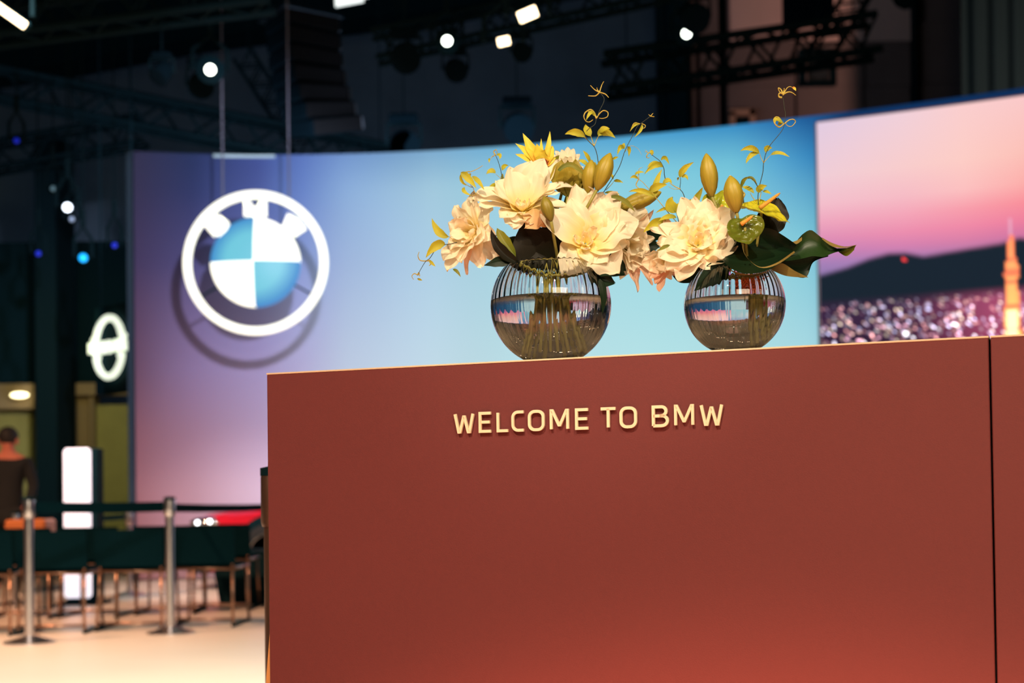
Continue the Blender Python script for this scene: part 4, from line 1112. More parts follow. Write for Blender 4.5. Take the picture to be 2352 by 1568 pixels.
flower('lily_bloom', 'wide open cream lily filling the left half of the right bouquet', 'flower', 1604, 552, 2.36, (-.05, -.92, .30),
  [(1566, 457, 16, 50, .15), (1594, 457, 20, 50, .15), (1623, 460, 18, 66, .15), (1640, 478, 14, 56, .2), (1685, 486, 10, 60, .4), (1668, 526, 0, 60, .45), (1690, 566, 4, 78, .5), (1660, 600, 0, 70, .45), (1630, 616, -8, 60, .3),
   (1560, 642, 0, 58, .45), (1586, 608, -22, 44, .35), (1533, 617, 0, 64, .5), (1517, 592, -4, 62, .5), (1514, 560, 0, 66, .5), (1516, 519, 12, 40, .4), (1496, 525, 14, 30, .35), (1540, 540, 2, 64, .4), (1574, 496, 10, 60, .2), (1632, 560, -22, 46, .4)], 2, 0, 24, 8, 13, .32, .08, ipx=46)
flower('lily_bloom', 'drooping cream lily with pink tips at the lower left of the right bouquet', 'flower', 1530, 598, 2.41, (-.55, -.62, -.40),
  [(1482, 586, 0, 36, .4), (1476, 604, 0, 40, .4), (1492, 620, -6, 36, .4), (1493, 636, -2, 30, .3, PETP), (1505, 649, 2, 24, .3, PETP), (1515, 667, 2, 26, .3, PETP), (1540, 640, 4, 36, .4), (1556, 632, 6, 34, .4, PETP), (1508, 612, -24, 40, .5), (1524, 622, -22, 42, .5), (1500, 596, -20, 40, .5), (1510, 575, 6, 40, .3)], 2, 1, 18, 5, 15, .45, .06, ipx=36)

# yellow orange tufted flower
u = 2.56 / F; t = thing('yellow_tufted_flower', P(1249, 408, 2.56), 'spiky yellow flower with orange throat at the top of the left bouquet', 'flower')
b0 = P(1246, 384, 2.56)
for i, (tx, ty, dy, wd, kx, ky) in enumerate([(1201, 306, 6, 25, 1222, 350), (1263, 301, 6, 14, 1262, 345), (1184, 329, 2, 21, 1222, 356), (1184, 354, -6, 18, 1216, 364), (1243, 318, 14, 10, 1243, 350), (1270, 335, 2, 24, 1264, 354), (1233, 330, -12, 24, 1236, 352), (1252, 344, -20, 26, 1246, 356), (1278, 362, -4, 20, 1262, 368), (1230, 364, -16, 30, 1240, 366)]):
    petal('bract', b0, P(kx, ky, 2.56 - 6*u), P(tx, ty, 2.56 + dy*u), wd*u, (0, -1, .25), YEL, t, cup=.55, ruf=.03, seed=200+i, shape='leaf')
build('throat', MB().lathe(P(1250, 420, 2.56), [(.004, 0), (.007, .012), (.010, .026), (.013, .038), (.006, .044)], 16, (-.1, 0, 1)), RED_, t, smooth=True)
stem(P(1250, 420, 2.56), 1, 5, t)
for i, (x0, y0, x1, y1, w) in enumerate([(1220, 405, 1196, 390, 18), (1268, 380, 1285, 356, 12)]):
    petal('leaf', P(x0, y0, 2.57), P((x0+x1)/2, (y0+y1)/2-3, 2.56), P(x1, y1, 2.56), w*u, (0, -1, 0), GLF, t, seed=230+i, shape='leaf')

# ------------------------------------------------------------------ buds: ribbed, tapering
def bud(label, bx, by, tx, ty, Y, wpx, mt, which, k, dyt=0, name='lily_bud', pale=False):
    u = Y/F; b = P(bx, by, Y); tp = P(tx, ty, Y + dyt*u); ax = (tp-b); L = ax.length; R = wpx*u/2
    t = thing(name, b, label, 'bud')
    prof = [(0, .22), (.06, .42), (.2, .74), (.38, .96), (.52, 1), (.68, .90), (.82, .66), (.92, .38), (.98, .16), (1, .05)]
    an = ax.normalized(); Rm = Vector((0, 0, 1)).rotation_difference(an).to_matrix()
    for s in range(3):      # three outer sepals that meet at raised seams
        rows = []
        for (z, r) in prof:
            row = []
            for q in range(11):
                f = q/10; a = 2*PI*(s + f)/3 + .5
                rr = R*r*(.97 + .13*math.sin(PI*f)**.5 - .07*math.exp(-((f-.5)*9)**2))
                row.append(b + Rm @ Vector((rr*math.cos(a), rr*math.sin(a), z*L)))
            rows.append(row)
        uv_grid(rows, 'sepal', mt, t)
    build('tip', MB().ball(tp - an*L*.015, R*.10, 8, 6), M['cream'] if pale else STM, t, smooth=True)
    stem(b + an*L*.01, which, k, t, .0028)
    return t
bud('upright olive green lily bud at the top of the left bouquet, left of the pair', 1350, 443, 1359, 367, 2.52, 34, BUD, 1, 6)
bud('taller brownish green lily bud leaning right at the top of the left bouquet', 1371, 436, 1402, 351, 2.50, 38, BUD, 1, 7)
bud('small dark green bud nestled between the two front lilies of the left bouquet', 1266, 508, 1249, 450, 2.47, 28, BUDD, 1, 8)
bud('long green bud lying to the right at the edge of the left bouquet', 1418, 480, 1519, 441, 2.54, 36, BUD, 1, 9, 0, pale=True)
bud('tallest yellow green lily bud rising from the right bouquet', 1635, 452, 1622, 352, 2.38, 38, BUD, 2, 2)
bud('stout brown green lily bud in the middle of the right bouquet', 1692, 488, 1677, 403, 2.33, 42, BUD, 2, 3, pale=True)
bud('small pale green bud tucked low in the back of the left bouquet', 1362, 430, 1366, 372, 2.56, 20, BUD, 1, 10)

# folded green leaves standing behind the lilies
def leafthing(name, label, items, which, k, Y, cat='leaf', mt=None, hint=(0, -1, .1), **kw):
    """items: (base px,py, ctrl px,py, tip px,py, width, dYtip)"""
    u = Y/F; b = P(items[0][0], items[0][1], Y); t = thing(name, b, label, cat)
    for i, it in enumerate(items):
        bx, by, kx, ky, tx, ty, w, dy = it[:8]; m_ = it[8] if len(it) > 8 else mt
        petal('blade', P(bx, by, Y), P(kx, ky, Y + (it[9] if len(it) > 9 else 0)*u), P(tx, ty, Y + dy*u), w*u, hint, m_, t, shape=kw.get('shape', 'leaf'), seed=hash((label, i)) % 9999 if False else 300 + i*7 + len(label), cup=kw.get('cup', .3), ruf=kw.get('ruf', .03), nl=24, nw=10, ridge=.03)
    if which: stem(b, which, k, t, .0022)
    return t
leafthing('folded_leaf', 'broad green pod-like folded leaf standing behind the lilies of the left bouquet',
   [(1304, 452, 1282, 400, 1290, 366, 52, 4), (1306, 452, 1326, 400, 1322, 366, 46, 4), (1305, 454, 1304, 405, 1304, 368, 50, -8), (1322, 450, 1335, 420, 1330, 396, 26, 0)], 1, 11, 2.545, mt=petal_mat('olive_leaf', (.16, .14, .02), (.36, .28, .03), .1, .4, .5), cup=.5)
leafthing('curved_grass_blade', 'dark grass blade arching over the top of the left bouquet', [(1283, 392, 1312, 360, 1340, 402, 12, 0)], 0, 0, 2.515, mt=GLF, shape='blade')
leafthing('curved_grass_blade', 'dark grass blade bending down at the right of the left bouquet', [(1404, 452, 1432, 450, 1458, 486, 12, 0)], 0, 0, 2.505, mt=GLF, shape='blade')
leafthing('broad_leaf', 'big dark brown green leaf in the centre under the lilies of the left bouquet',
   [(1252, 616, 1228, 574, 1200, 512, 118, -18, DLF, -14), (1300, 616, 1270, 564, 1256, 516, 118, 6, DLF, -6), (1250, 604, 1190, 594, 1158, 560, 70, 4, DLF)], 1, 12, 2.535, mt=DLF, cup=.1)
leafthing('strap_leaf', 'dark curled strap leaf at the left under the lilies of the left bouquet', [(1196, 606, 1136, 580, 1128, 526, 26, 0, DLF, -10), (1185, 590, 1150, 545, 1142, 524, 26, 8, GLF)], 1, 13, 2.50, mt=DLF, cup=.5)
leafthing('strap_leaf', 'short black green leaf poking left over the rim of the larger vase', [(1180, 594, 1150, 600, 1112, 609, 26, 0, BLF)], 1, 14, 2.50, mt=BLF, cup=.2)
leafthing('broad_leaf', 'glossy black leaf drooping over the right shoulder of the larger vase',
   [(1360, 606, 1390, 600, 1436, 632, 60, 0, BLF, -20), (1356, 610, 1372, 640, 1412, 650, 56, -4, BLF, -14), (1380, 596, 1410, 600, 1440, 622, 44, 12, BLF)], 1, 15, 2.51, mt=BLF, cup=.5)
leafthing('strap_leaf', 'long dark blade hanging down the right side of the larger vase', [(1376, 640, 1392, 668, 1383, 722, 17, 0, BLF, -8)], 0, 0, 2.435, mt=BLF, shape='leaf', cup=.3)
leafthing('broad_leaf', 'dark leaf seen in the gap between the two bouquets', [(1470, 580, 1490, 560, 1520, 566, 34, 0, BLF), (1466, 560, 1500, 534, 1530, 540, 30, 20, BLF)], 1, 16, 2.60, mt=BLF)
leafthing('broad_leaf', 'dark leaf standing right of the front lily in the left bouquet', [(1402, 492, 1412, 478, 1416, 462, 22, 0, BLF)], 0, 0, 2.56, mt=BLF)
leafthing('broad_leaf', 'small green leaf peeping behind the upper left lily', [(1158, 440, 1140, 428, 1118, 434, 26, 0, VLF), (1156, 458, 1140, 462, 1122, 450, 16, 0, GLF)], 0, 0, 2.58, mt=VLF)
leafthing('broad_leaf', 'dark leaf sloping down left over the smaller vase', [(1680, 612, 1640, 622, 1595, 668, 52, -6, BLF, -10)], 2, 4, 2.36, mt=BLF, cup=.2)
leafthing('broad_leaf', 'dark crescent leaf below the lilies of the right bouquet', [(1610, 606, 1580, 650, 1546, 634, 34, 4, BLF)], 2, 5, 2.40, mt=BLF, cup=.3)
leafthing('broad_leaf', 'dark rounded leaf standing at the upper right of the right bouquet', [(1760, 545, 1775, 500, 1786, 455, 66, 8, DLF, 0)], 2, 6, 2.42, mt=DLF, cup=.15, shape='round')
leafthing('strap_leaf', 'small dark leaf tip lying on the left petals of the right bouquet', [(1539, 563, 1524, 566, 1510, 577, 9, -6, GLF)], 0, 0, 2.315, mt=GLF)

def loft(name, A_, B_, mt, parent, bulge=0.0, n=10, samples=28):
    """blade between two edge lines of (px, py, Y); bulge pushes the middle towards the back (+) in metres"""
    def smooth(pts):
        pts = [P(*p) for p in pts]; out = []
        m = len(pts)
        for i in range(samples+1):
            t = i/samples*(m-1); k = min(int(t), m-2); f = t-k
            p0, p1, p2, p3 = pts[max(k-1,0)], pts[k], pts[k+1], pts[min(k+2,m-1)]
            out.append(.5*((2*p1) + (p2-p0)*f + (2*p0-5*p1+4*p2-p3)*f*f + (3*p1-p0-3*p2+p3)*f**3))
        return out
    a, b = smooth(A_), smooth(B_); rows = []
    for p, q in zip(a, b):
        rows.append([p.lerp(q, j/n) + Vector((0, bulge*math.sin(PI*j/n), 0)) for j in range(n+1)])
    return uv_grid(rows, name, mt, parent)
# large black green leaf with a rolled rim, its lit edge put in as a pale strip
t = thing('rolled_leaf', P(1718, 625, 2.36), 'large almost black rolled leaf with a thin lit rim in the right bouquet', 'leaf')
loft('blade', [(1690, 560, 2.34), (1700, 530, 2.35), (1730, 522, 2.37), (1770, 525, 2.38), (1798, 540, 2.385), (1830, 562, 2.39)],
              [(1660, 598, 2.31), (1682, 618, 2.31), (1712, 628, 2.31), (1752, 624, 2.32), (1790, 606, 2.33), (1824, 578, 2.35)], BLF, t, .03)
loft('lit_lip', [(1706, 560, 2.318), (1708, 578, 2.312), (1722, 598, 2.308), (1748, 613, 2.31), (1784, 603, 2.32), (1824, 576, 2.35)],
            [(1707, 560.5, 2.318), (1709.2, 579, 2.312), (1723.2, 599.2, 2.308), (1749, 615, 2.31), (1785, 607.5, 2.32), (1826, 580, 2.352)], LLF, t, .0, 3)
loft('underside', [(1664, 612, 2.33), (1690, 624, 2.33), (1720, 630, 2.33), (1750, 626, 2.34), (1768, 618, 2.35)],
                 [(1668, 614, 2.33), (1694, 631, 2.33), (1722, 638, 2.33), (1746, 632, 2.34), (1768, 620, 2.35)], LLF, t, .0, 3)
stem(P(1716, 622, 2.37), 2, 7, t, .003)
# long wavy leaf reaching out to the right
t = thing('wavy_leaf', P(1760, 600, 2.42), 'long dark green wavy leaf with pale edges stretching out at the far right', 'leaf')
loft('upper_blade', [(1760, 585, 2.40), (1800, 566, 2.41), (1826, 556, 2.42), (1843, 538, 2.43), (1862, 528, 2.43), (1880, 540, 2.43), (1900, 556, 2.44), (1922, 570, 2.44), (1945, 569, 2.45), (1968, 562, 2.46)],
                   [(1762, 600, 2.42), (1800, 600, 2.42), (1830, 596, 2.42), (1850, 592, 2.42), (1868, 588, 2.42), (1892, 590, 2.42), (1906, 584, 2.43), (1924, 578, 2.43), (1943, 576, 2.44), (1966, 564, 2.46)], petal_mat('deep_green_leaf', (.012, .035, .010), (.02, .05, .012), .03, .35, .5), t, .010)
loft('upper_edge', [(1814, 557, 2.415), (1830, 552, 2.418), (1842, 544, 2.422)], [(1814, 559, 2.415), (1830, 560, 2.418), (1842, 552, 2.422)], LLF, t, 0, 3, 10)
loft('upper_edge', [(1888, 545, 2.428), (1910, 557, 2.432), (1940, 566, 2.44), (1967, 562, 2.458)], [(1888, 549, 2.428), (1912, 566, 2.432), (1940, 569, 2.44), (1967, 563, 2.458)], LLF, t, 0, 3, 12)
loft('tip_fold', [(1924, 570, 2.445), (1945, 569, 2.45), (1966, 564, 2.458)], [(1928, 580, 2.445), (1945, 588, 2.45), (1962, 574, 2.458)], GLF, t, 0.004, 4, 10)
loft('lower_blade', [(1770, 592, 2.41), (1800, 588, 2.42), (1840, 585, 2.43), (1880, 583, 2.43), (1904, 587, 2.43)],
                   [(1772, 618, 2.42), (1806, 628, 2.43), (1850, 637, 2.44), (1868, 602, 2.44), (1902, 589, 2.435)], BLF, t, .006)
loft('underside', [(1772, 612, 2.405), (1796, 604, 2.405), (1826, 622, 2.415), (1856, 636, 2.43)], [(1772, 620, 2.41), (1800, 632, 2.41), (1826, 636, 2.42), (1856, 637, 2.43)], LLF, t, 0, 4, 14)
stem(P(1764, 600, 2.425), 2, 8, t, .003)

# anthuriums: heart shaped glossy spathe with an orange spadix
def anthurium(label, cx, cy, Y, rx, ry, nrm, up, sp0, sp1, mt, k, dark=None, spr=5.5):
    u = Y/F; c = P(cx, cy, Y); t = thing('anthurium', c, label, 'flower')
    n = Vector(nrm).normalized(); v = Vector(up); v = (v - n*v.dot(n)).normalized(); s = v.cross(n).normalized()
    rows = []; nr_, na = 12, 48
    for i in range(nr_+1):
        q = i/nr_; row = []
        for j in range(na+1):
            a = 2*PI*j/na
            hr = 1.0 - .30*math.exp(-((a-PI/2)/.42)**2) + .16*math.exp(-((a-3*PI/2)/.22)**2)
            x, y = rx*u*q*hr*math.cos(a), ry*u*q*hr*math.sin(a)
            b = .16*rx*u*(q**2)*math.cos(2*a) + .055*rx*u*math.sin(a*9 + q*5)*q*(1-q*.5) + .04*rx*u*math.sin(q*20 + 3*a)*q - .10*rx*u*(1-q)
            row.append(c + s*x + v*y + n*b)
        rows.append(row)
    o = uv_grid(rows, 'spathe', mt, t)
    sh = MB().tube([P(sp0[0], sp0[1], Y - 4*u).lerp(P(sp1[0], sp1[1], Y - sp1[2]*u), i/8) for i in range(9)], [spr*u*(1 - .45*i/8) if i < 8 else spr*u*.2 for i in range(9)], 12)
    build('spadix', sh, SPX, t, smooth=True)
    stem(c, 2, k, t, .0025)
    return t
LIME = petal_mat('lime_spathe', (.34, .38, .03), (.56, .60, .04), .12, .16, .2, .5)
DKSP = petal_mat('dark_spathe', (.05, .07, .01), (.12, .15, .015), .05, .14, .3)
anthurium('lime green glossy anthurium behind the lily and the stout bud', 1648, 468, 2.40, 36, 40, (-.25, -1, .25), (-.2, 0, 1), (1652, 486), (1660, 470, 12), LIME, 9)
anthurium('bright lime anthurium seen edge on with a long orange spike at the upper right', 1750, 482, 2.37, 58, 62, (.25, -.42, .86), (-.9, .3, .1), (1745, 478), (1792, 443, 8), petal_mat('bright_lime_spathe', (.46, .48, .03), (.66, .60, .03), .2, .25, .2), 10)
anthurium('dark glossy anthurium with a short orange spike facing the viewer', 1711, 522, 2.325, 45, 34, (.1, -1, .1), (-.25, 0, 1), (1702, 515), (1729, 496, 14), DKSP, 11)

# raffia binding round the stems in the right vase
rt = thing('raffia_tie', P(1718, 672, V2.y), 'orange raffia tied round the stems inside the smaller vase', 'raffia')
cc = P(1717, 658, V2.y)
for i in range(7):
    z = cc.z + .012 - i*.0042; r = .0148 + .0012*math.sin(i*2.1)
    build('strand', MB().tube([(cc.x + r*1.05*math.cos(a), V2.y + r*math.sin(a), z + .0022*math.sin(3*a + i)) for a in np.linspace(0, 2*PI, 24, endpoint=False)], .0026, 6, closed=True), RAF, rt, smooth=True)
q = P(1726, 644, V2.y - .016)
build('bow_loop', MB().tube([q, q + Vector((.008, -.003, .012)), q + Vector((.020, -.004, .014)), q + Vector((.022, -.003, .004)), q + Vector((.012, -.001, .0))], .0011, 6), RAF, rt, smooth=True)
build('loose_end', MB().tube([P(1704, 662, V2.y - .015), P(1700, 676, V2.y - .018), P(1697, 681, V2.y - .016)], .0014, 6), RAF, rt, smooth=True)

# ------------------------------------------------------------------ vines
def vine(label, path, leaves, Y, which=0, k=0, r=.9, mt=None, dy=0):
    """path: px points from the root up; leaves: (bx,by,tx,ty,w[,kx,ky])"""
    u = Y/F
    def smooth(pts, n=6):
        out = []; m = len(pts)
        for i in range(m-1):
            p0, p1, p2, p3 = pts[max(i-1,0)], pts[i], pts[i+1], pts[min(i+2,m-1)]
            for s in range(n):
                f = s/n; out.append(.5*((2*p1)+(p2-p0)*f+(2*p0-5*p1+4*p2-p3)*f*f+(3*p1-p0-3*p2+p3)*f**3))
        return out + [pts[-1]]
    pts = [P(x, y, Y + dy*u*i/len(path)) for i, (x, y) in enumerate(path)]
    t = thing('vine_sprig', pts[0], label, 'vine')
    sp = smooth(pts); m = len(sp)
    build('stem', MB().tube(sp, [r*u*(1.1 - .45*i/m) for i in range(m)], 6), mt or STD, t, smooth=True)
    for i, lf in enumerate(leaves):
        kind = lf[0]
        if kind == 'L':
            _, bx, by, kx, ky, tx, ty, w = lf[:8]; d = (i % 3 - 1) * 6
            if abs(bx-kx) + abs(by-ky) > 0:
                petal('leaf', P(bx, by, Y + dy*u*.5), P(kx, ky, Y + dy*u*.5 + d*u), P(tx, ty, Y + dy*u*.5 + d*1.4*u), w*u, (0.1, -1, .35 if i % 2 else -.2), lf[8] if len(lf) > 8 else VLF, t, cup=.35, ruf=.02, seed=500+i+int(bx), shape='leaf', nl=12, nw=6)
        elif kind == 'T':
            pp = smooth([P(x, y, Y + dy*u*.5 + (j % 2)*3*u) for j, (x, y) in enumerate(lf[1])])
            build('tendril', MB().tube(pp, [(lf[2] if len(lf) > 2 else 1.2)*u*(1 - .6*j/len(pp)) for j in range(len(pp))], 6), STR, t, smooth=True)
    return t
vine('tallest vine sprig with curled tip at the centre top of the left bouquet',
  [(1374, 440), (1376, 400), (1374, 372), (1370, 350), (1364, 336), (1350, 322), (1344, 308), (1352, 296), (1366, 286), (1370, 272), (1378, 252), (1386, 236), (1387, 224), (1377, 212)],
  [('L', 1344, 315, 1322, 296, 1298, 308, 17), ('L', 1357, 313, 1346, 300, 1345, 286, 19), ('L', 1374, 313, 1382, 290, 1414, 317, 20), ('L', 1378, 305, 1384, 292, 1401, 296, 14),
   ('T', [(1365, 335), (1352, 324), (1342, 314)]), ('T', [(1365, 335), (1360, 322), (1357, 312)]), ('T', [(1365, 335), (1370, 322), (1376, 310)]),
   ('T', [(1370, 272), (1364, 258), (1356, 252), (1345, 258), (1341, 268), (1346, 278), (1354, 280), (1362, 275)], 2.2), ('T', [(1370, 272), (1376, 262), (1386, 254), (1396, 258), (1395, 268), (1384, 272), (1376, 271)], 1.8),
   ('L', 1365, 262, 1356, 250, 1346, 277, 9), ('L', 1368, 268, 1362, 256, 1350, 256, 7),
   ('T', [(1377, 212), (1382, 196), (1387, 187)], 1.6), ('T', [(1377, 212), (1366, 206), (1356, 196)], 1.6), ('T', [(1377, 212), (1368, 220), (1351, 220)], 1.8), ('T', [(1377, 212), (1390, 216), (1398, 224)], 1.8), ('T', [(1377, 212), (1372, 206), (1371, 201)], 1.5)], 2.52, dy=6)
vine('thin vine sprig slanting up to the right from the left bouquet',
  [(1385, 444), (1396, 426), (1412, 402), (1424, 380), (1432, 356), (1434, 350), (1442, 332), (1454, 310), (1464, 290), (1474, 282), (1490, 270), (1496, 266)],
  [('L', 1433, 342, 1424, 328, 1418, 356, 11), ('L', 1434, 342, 1430, 330, 1436, 330, 8), ('L', 1440, 338, 1448, 338, 1444, 360, 9), ('T', [(1434, 350), (1444, 338), (1453, 335), (1466, 342), (1474, 356)], .7),
   ('L', 1468, 286, 1458, 280, 1447, 302, 6), ('T', [(1470, 285), (1460, 282), (1454, 286), (1447, 302)], 1.3), ('L', 1474, 286, 1478, 296, 1456, 316, 7), ('T', [(1474, 284), (1482, 288), (1480, 294), (1472, 296)], 1.4),
   ('T', [(1494, 267), (1490, 263)], 1.2), ('T', [(1494, 267), (1500, 260)], 1.4), ('T', [(1494, 267), (1503, 268)], 1.4),
   ('T', [(1392, 436), (1404, 424), (1410, 416)], 1.0), ('L', 1410, 416, 1418, 412, 1432, 420, 7), ('L', 1408, 412, 1406, 402, 1402, 396, 6)], 2.54)
vine('trailing vine between the bouquets with its curled tip towards the left',
  [(1558, 514), (1540, 494), (1520, 470), (1505, 452), (1492, 436), (1478, 420), (1468, 412), (1458, 405)],
  [('L', 1466, 411, 1456, 400, 1447, 410, 7), ('L', 1458, 402, 1466, 392, 1480, 396, 7), ('T', [(1467, 410), (1467, 398), (1468, 388), (1476, 384)], 1.0), ('T', [(1467, 411), (1461, 424), (1467, 432), (1476, 434)], 1.4),
   ('L', 1504, 453, 1476, 430, 1444, 440, 12), ('L', 1506, 452, 1500, 425, 1521, 388, 15), ('L', 1492, 441, 1504, 425, 1532, 424, 18), ('L', 1522, 424, 1536, 405, 1543, 422, 12)], 2.42, dy=-4, mt=STR)
vine('thin vine sprig with a coiled tip hanging over the gap between the bouquets',
  [(1528, 412), (1526, 400), (1525, 388), (1520, 376), (1514, 368), (1506, 362), (1498, 356)],
  [('L', 1522, 384, 1508, 366, 1480, 400, 14), ('L', 1519, 378, 1500, 366, 1486, 386, 9), ('L', 1518, 368, 1528, 352, 1537, 378, 9), ('T', [(1498, 356), (1492, 350), (1486, 356), (1486, 362), (1492, 362)], 1.6), ('L', 1498, 356, 1498, 346, 1492, 346, 9), ('T', [(1488, 350), (1480, 348)], .8), ('T', [(1488, 350), (1482, 344)], .8)], 2.45)
vine('short vine sprig with one long leaf rising left of the tallest bud',
  [(1578, 476), (1574, 458), (1568, 442), (1562, 434), (1563, 420), (1563, 408)],
  [('L', 1562, 408, 1562, 388, 1594, 372, 15), ('L', 1566, 408, 1576, 398, 1580, 414, 9), ('L', 1560, 408, 1556, 408, 1557, 415, 5), ('T', [(1563, 434), (1550, 428), (1538, 420)], 1.4), ('T', [(1563, 434), (1548, 434), (1534, 428)], .7)], 2.40)
vine('cluster of green vine leaves left of the right bouquet',
  [(1562, 518), (1558, 506), (1556, 496), (1553, 488)],
  [('L', 1552, 488, 1532, 470, 1545, 452, 28), ('L', 1556, 492, 1560, 475, 1562, 464, 22), ('L', 1540, 478, 1524, 476, 1506, 489, 7), ('L', 1554, 500, 1534, 492, 1512, 508, 13), ('L', 1530, 508, 1505, 505, 1478, 534, 22), ('L', 1588, 478, 1600, 456, 1614, 430, 16), ('L', 1580, 480, 1584, 468, 1586, 456, 10), ('L', 1540, 530, 1528, 510, 1530, 496, 20, PETP)], 2.41)
vine('tall vine sprig with curled tip rising above the right bouquet',
  [(1742, 470), (1741, 450), (1745, 425), (1752, 396), (1754, 374), (1760, 350), (1770, 332), (1785, 314), (1797, 298), (1802, 282), (1804, 262), (1801, 244), (1799, 228), (1796, 222)],
  [('L', 1744, 352, 1726, 330, 1700, 347, 13), ('L', 1744, 352, 1722, 350, 1713, 376, 12), ('L', 1758, 350, 1758, 336, 1774, 340, 14), ('L', 1770, 356, 1788, 344, 1814, 361, 10),
   ('T', [(1754, 374), (1748, 362), (1744, 350)], 1.0), ('T', [(1754, 374), (1762, 364), (1771, 355)], 1.0), ('T', [(1754, 374), (1757, 360), (1759, 350)], 1.0),
   ('L', 1798, 284, 1778, 262, 1780, 284, 12), ('L', 1800, 282, 1790, 280, 1787, 288, 8), ('T', [(1801, 284), (1790, 292), (1780, 284), (1777, 274), (1784, 268), (1792, 276)], 1.8), ('T', [(1802, 284), (1812, 276), (1822, 274), (1827, 280), (1818, 290), (1808, 288), (1804, 280)], 1.5),
   ('T', [(1796, 224), (1789, 222), (1790, 214), (1798, 216)], 2.4), ('T', [(1798, 218), (1808, 212), (1818, 212), (1828, 219)], 1.9), ('T', [(1798, 216), (1794, 206), (1788, 202), (1790, 210), (1797, 214)], 1.9), ('T', [(1799, 216), (1801, 208), (1801, 203)], 2.2), ('T', [(1800, 216), (1808, 202), (1816, 199), (1823, 205)], 1.3), ('L', 1820, 200, 1826, 202, 1828, 209, 6, YEL),
   ('L', 1732, 444, 1718, 428, 1704, 430, 12), ('L', 1746, 442, 1738, 430, 1762, 426, 18), ('L', 1752, 440, 1762, 438, 1772, 446, 8), ('T', [(1736, 462), (1728, 452), (1723, 442)], 1.2), ('T', [(1744, 462), (1747, 448), (1749, 440)], 1.2)], 2.39)
vine('dark stemmed curl arching behind the stout bud of the right bouquet',
  [(1708, 466), (1706, 452), (1702, 434), (1704, 418), (1714, 410), (1726, 410), (1734, 418), (1740, 428)],
  [('L', 1702, 434, 1704, 408, 1722, 407, 9, GLF), ('L', 1716, 407, 1730, 406, 1739, 424, 8, GLF), ('T', [(1706, 454), (1710, 446), (1706, 440)], 3.0)], 2.38, r=1.6)
vine('small vine sprig with tiny leaves at the upper left of the left bouquet',
  [(1160, 424), (1154, 410), (1150, 390), (1144, 370), (1138, 356)],
  [('T', [(1156, 418), (1148, 408), (1138, 399)], .8), ('L', 1138, 398, 1128, 386, 1117, 400, 13), ('L', 1154, 392, 1154, 378, 1168, 380, 10), ('L', 1140, 356, 1152, 352, 1148, 366, 9), ('T', [(1138, 356), (1134, 348), (1140, 344), (1142, 352)], 1.6), ('T', [(1138, 356), (1130, 360), (1128, 364)], 1.2), ('L', 1126, 364, 1122, 366, 1124, 374, 5), ('L', 1156, 420, 1152, 408, 1155, 398, 8, GLF)], 2.55)
vine('orange tinted leaf sprig at the far upper left of the left bouquet',
  [(1096, 448), (1090, 440), (1086, 430), (1080, 424)],
  [('L', 1058, 396, 1074, 404, 1094, 432, 17), ('L', 1084, 405, 1098, 412, 1112, 436, 12), ('L', 1058, 400, 1056, 418, 1072, 426, 7), ('L', 1068, 430, 1056, 440, 1084, 449, 9), ('T', [(1064, 396), (1076, 394), (1082, 394), (1096, 388), (1109, 380)], 1.3), ('T', [(1080, 398), (1080, 404)], 2.2), ('T', [(1086, 430), (1078, 428), (1066, 420)], .9), ('T', [(1084, 449), (1094, 446)], 1.0)], 2.51, mt=STR)
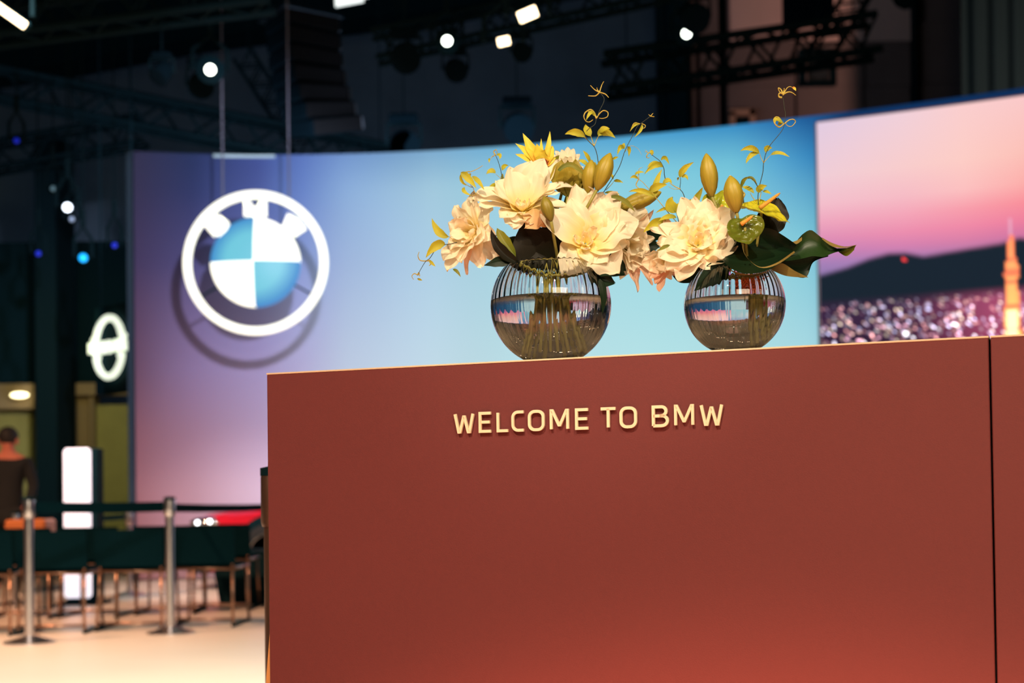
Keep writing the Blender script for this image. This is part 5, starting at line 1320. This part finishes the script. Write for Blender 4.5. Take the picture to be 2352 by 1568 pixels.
vine('trailing vine sprig hanging out at the far left of the left bouquet',
  [(1050, 556), (1036, 560), (1020, 562), (1004, 568), (988, 592), (978, 600), (970, 612), (960, 630)],
  [('L', 1023, 562, 1002, 552, 978, 592, 22), ('T', [(1048, 554), (1038, 548), (1030, 542)], .8), ('L', 1031, 544, 1002, 540, 992, 501, 18), ('T', [(984, 599), (966, 598), (960, 588), (963, 578)], 1.5), ('L', 984, 596, 992, 604, 1000, 612, 7), ('T', [(984, 596), (990, 604), (986, 610)], 2.2),
   ('T', [(960, 632), (952, 628), (946, 634), (950, 642)], 1.4), ('T', [(960, 630), (962, 626), (964, 634)], 2.0), ('L', 958, 640, 964, 641, 970, 644, 5), ('L', 1040, 618, 1050, 620, 1058, 636, 8, GLF)], 2.50)
vine('few thin leaves above the buds of the left bouquet',
  [(1362, 376), (1352, 366), (1346, 358)],
  [('L', 1356, 374, 1350, 356, 1339, 346, 9), ('L', 1352, 382, 1340, 368, 1328, 368, 11), ('L', 1406, 366, 1412, 362, 1421, 360, 6), ('L', 1388, 443, 1406, 440, 1424, 446, 8)], 2.53, mt=STR)
# dark foliage filling the heart of each bouquet
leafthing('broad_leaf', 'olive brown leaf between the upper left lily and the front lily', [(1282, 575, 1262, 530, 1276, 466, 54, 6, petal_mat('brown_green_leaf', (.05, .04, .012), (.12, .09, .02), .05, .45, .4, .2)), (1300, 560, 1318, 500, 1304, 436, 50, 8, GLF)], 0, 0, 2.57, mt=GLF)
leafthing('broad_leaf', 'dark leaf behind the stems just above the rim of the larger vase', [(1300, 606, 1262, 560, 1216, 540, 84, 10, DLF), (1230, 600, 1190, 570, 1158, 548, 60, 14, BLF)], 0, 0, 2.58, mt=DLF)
leafthing('shaded_petal', 'amber underside of a drooping lily petal above the big dark leaf', [(1224, 478, 1232, 505, 1206, 524, 54, -6, petal_mat('petal_shade', (.70, .46, .18), (.80, .52, .26), .2, .5, .2)), (1250, 474, 1262, 498, 1236, 520, 52, -2, petal_mat('petal_shade_dark', (.45, .24, .08), (.50, .24, .09), .2, .5, .2))], 0, 0, 2.50, hint=(0, 1, -.1), cup=.5)  # amber and brown put shade on the cream petal's outside
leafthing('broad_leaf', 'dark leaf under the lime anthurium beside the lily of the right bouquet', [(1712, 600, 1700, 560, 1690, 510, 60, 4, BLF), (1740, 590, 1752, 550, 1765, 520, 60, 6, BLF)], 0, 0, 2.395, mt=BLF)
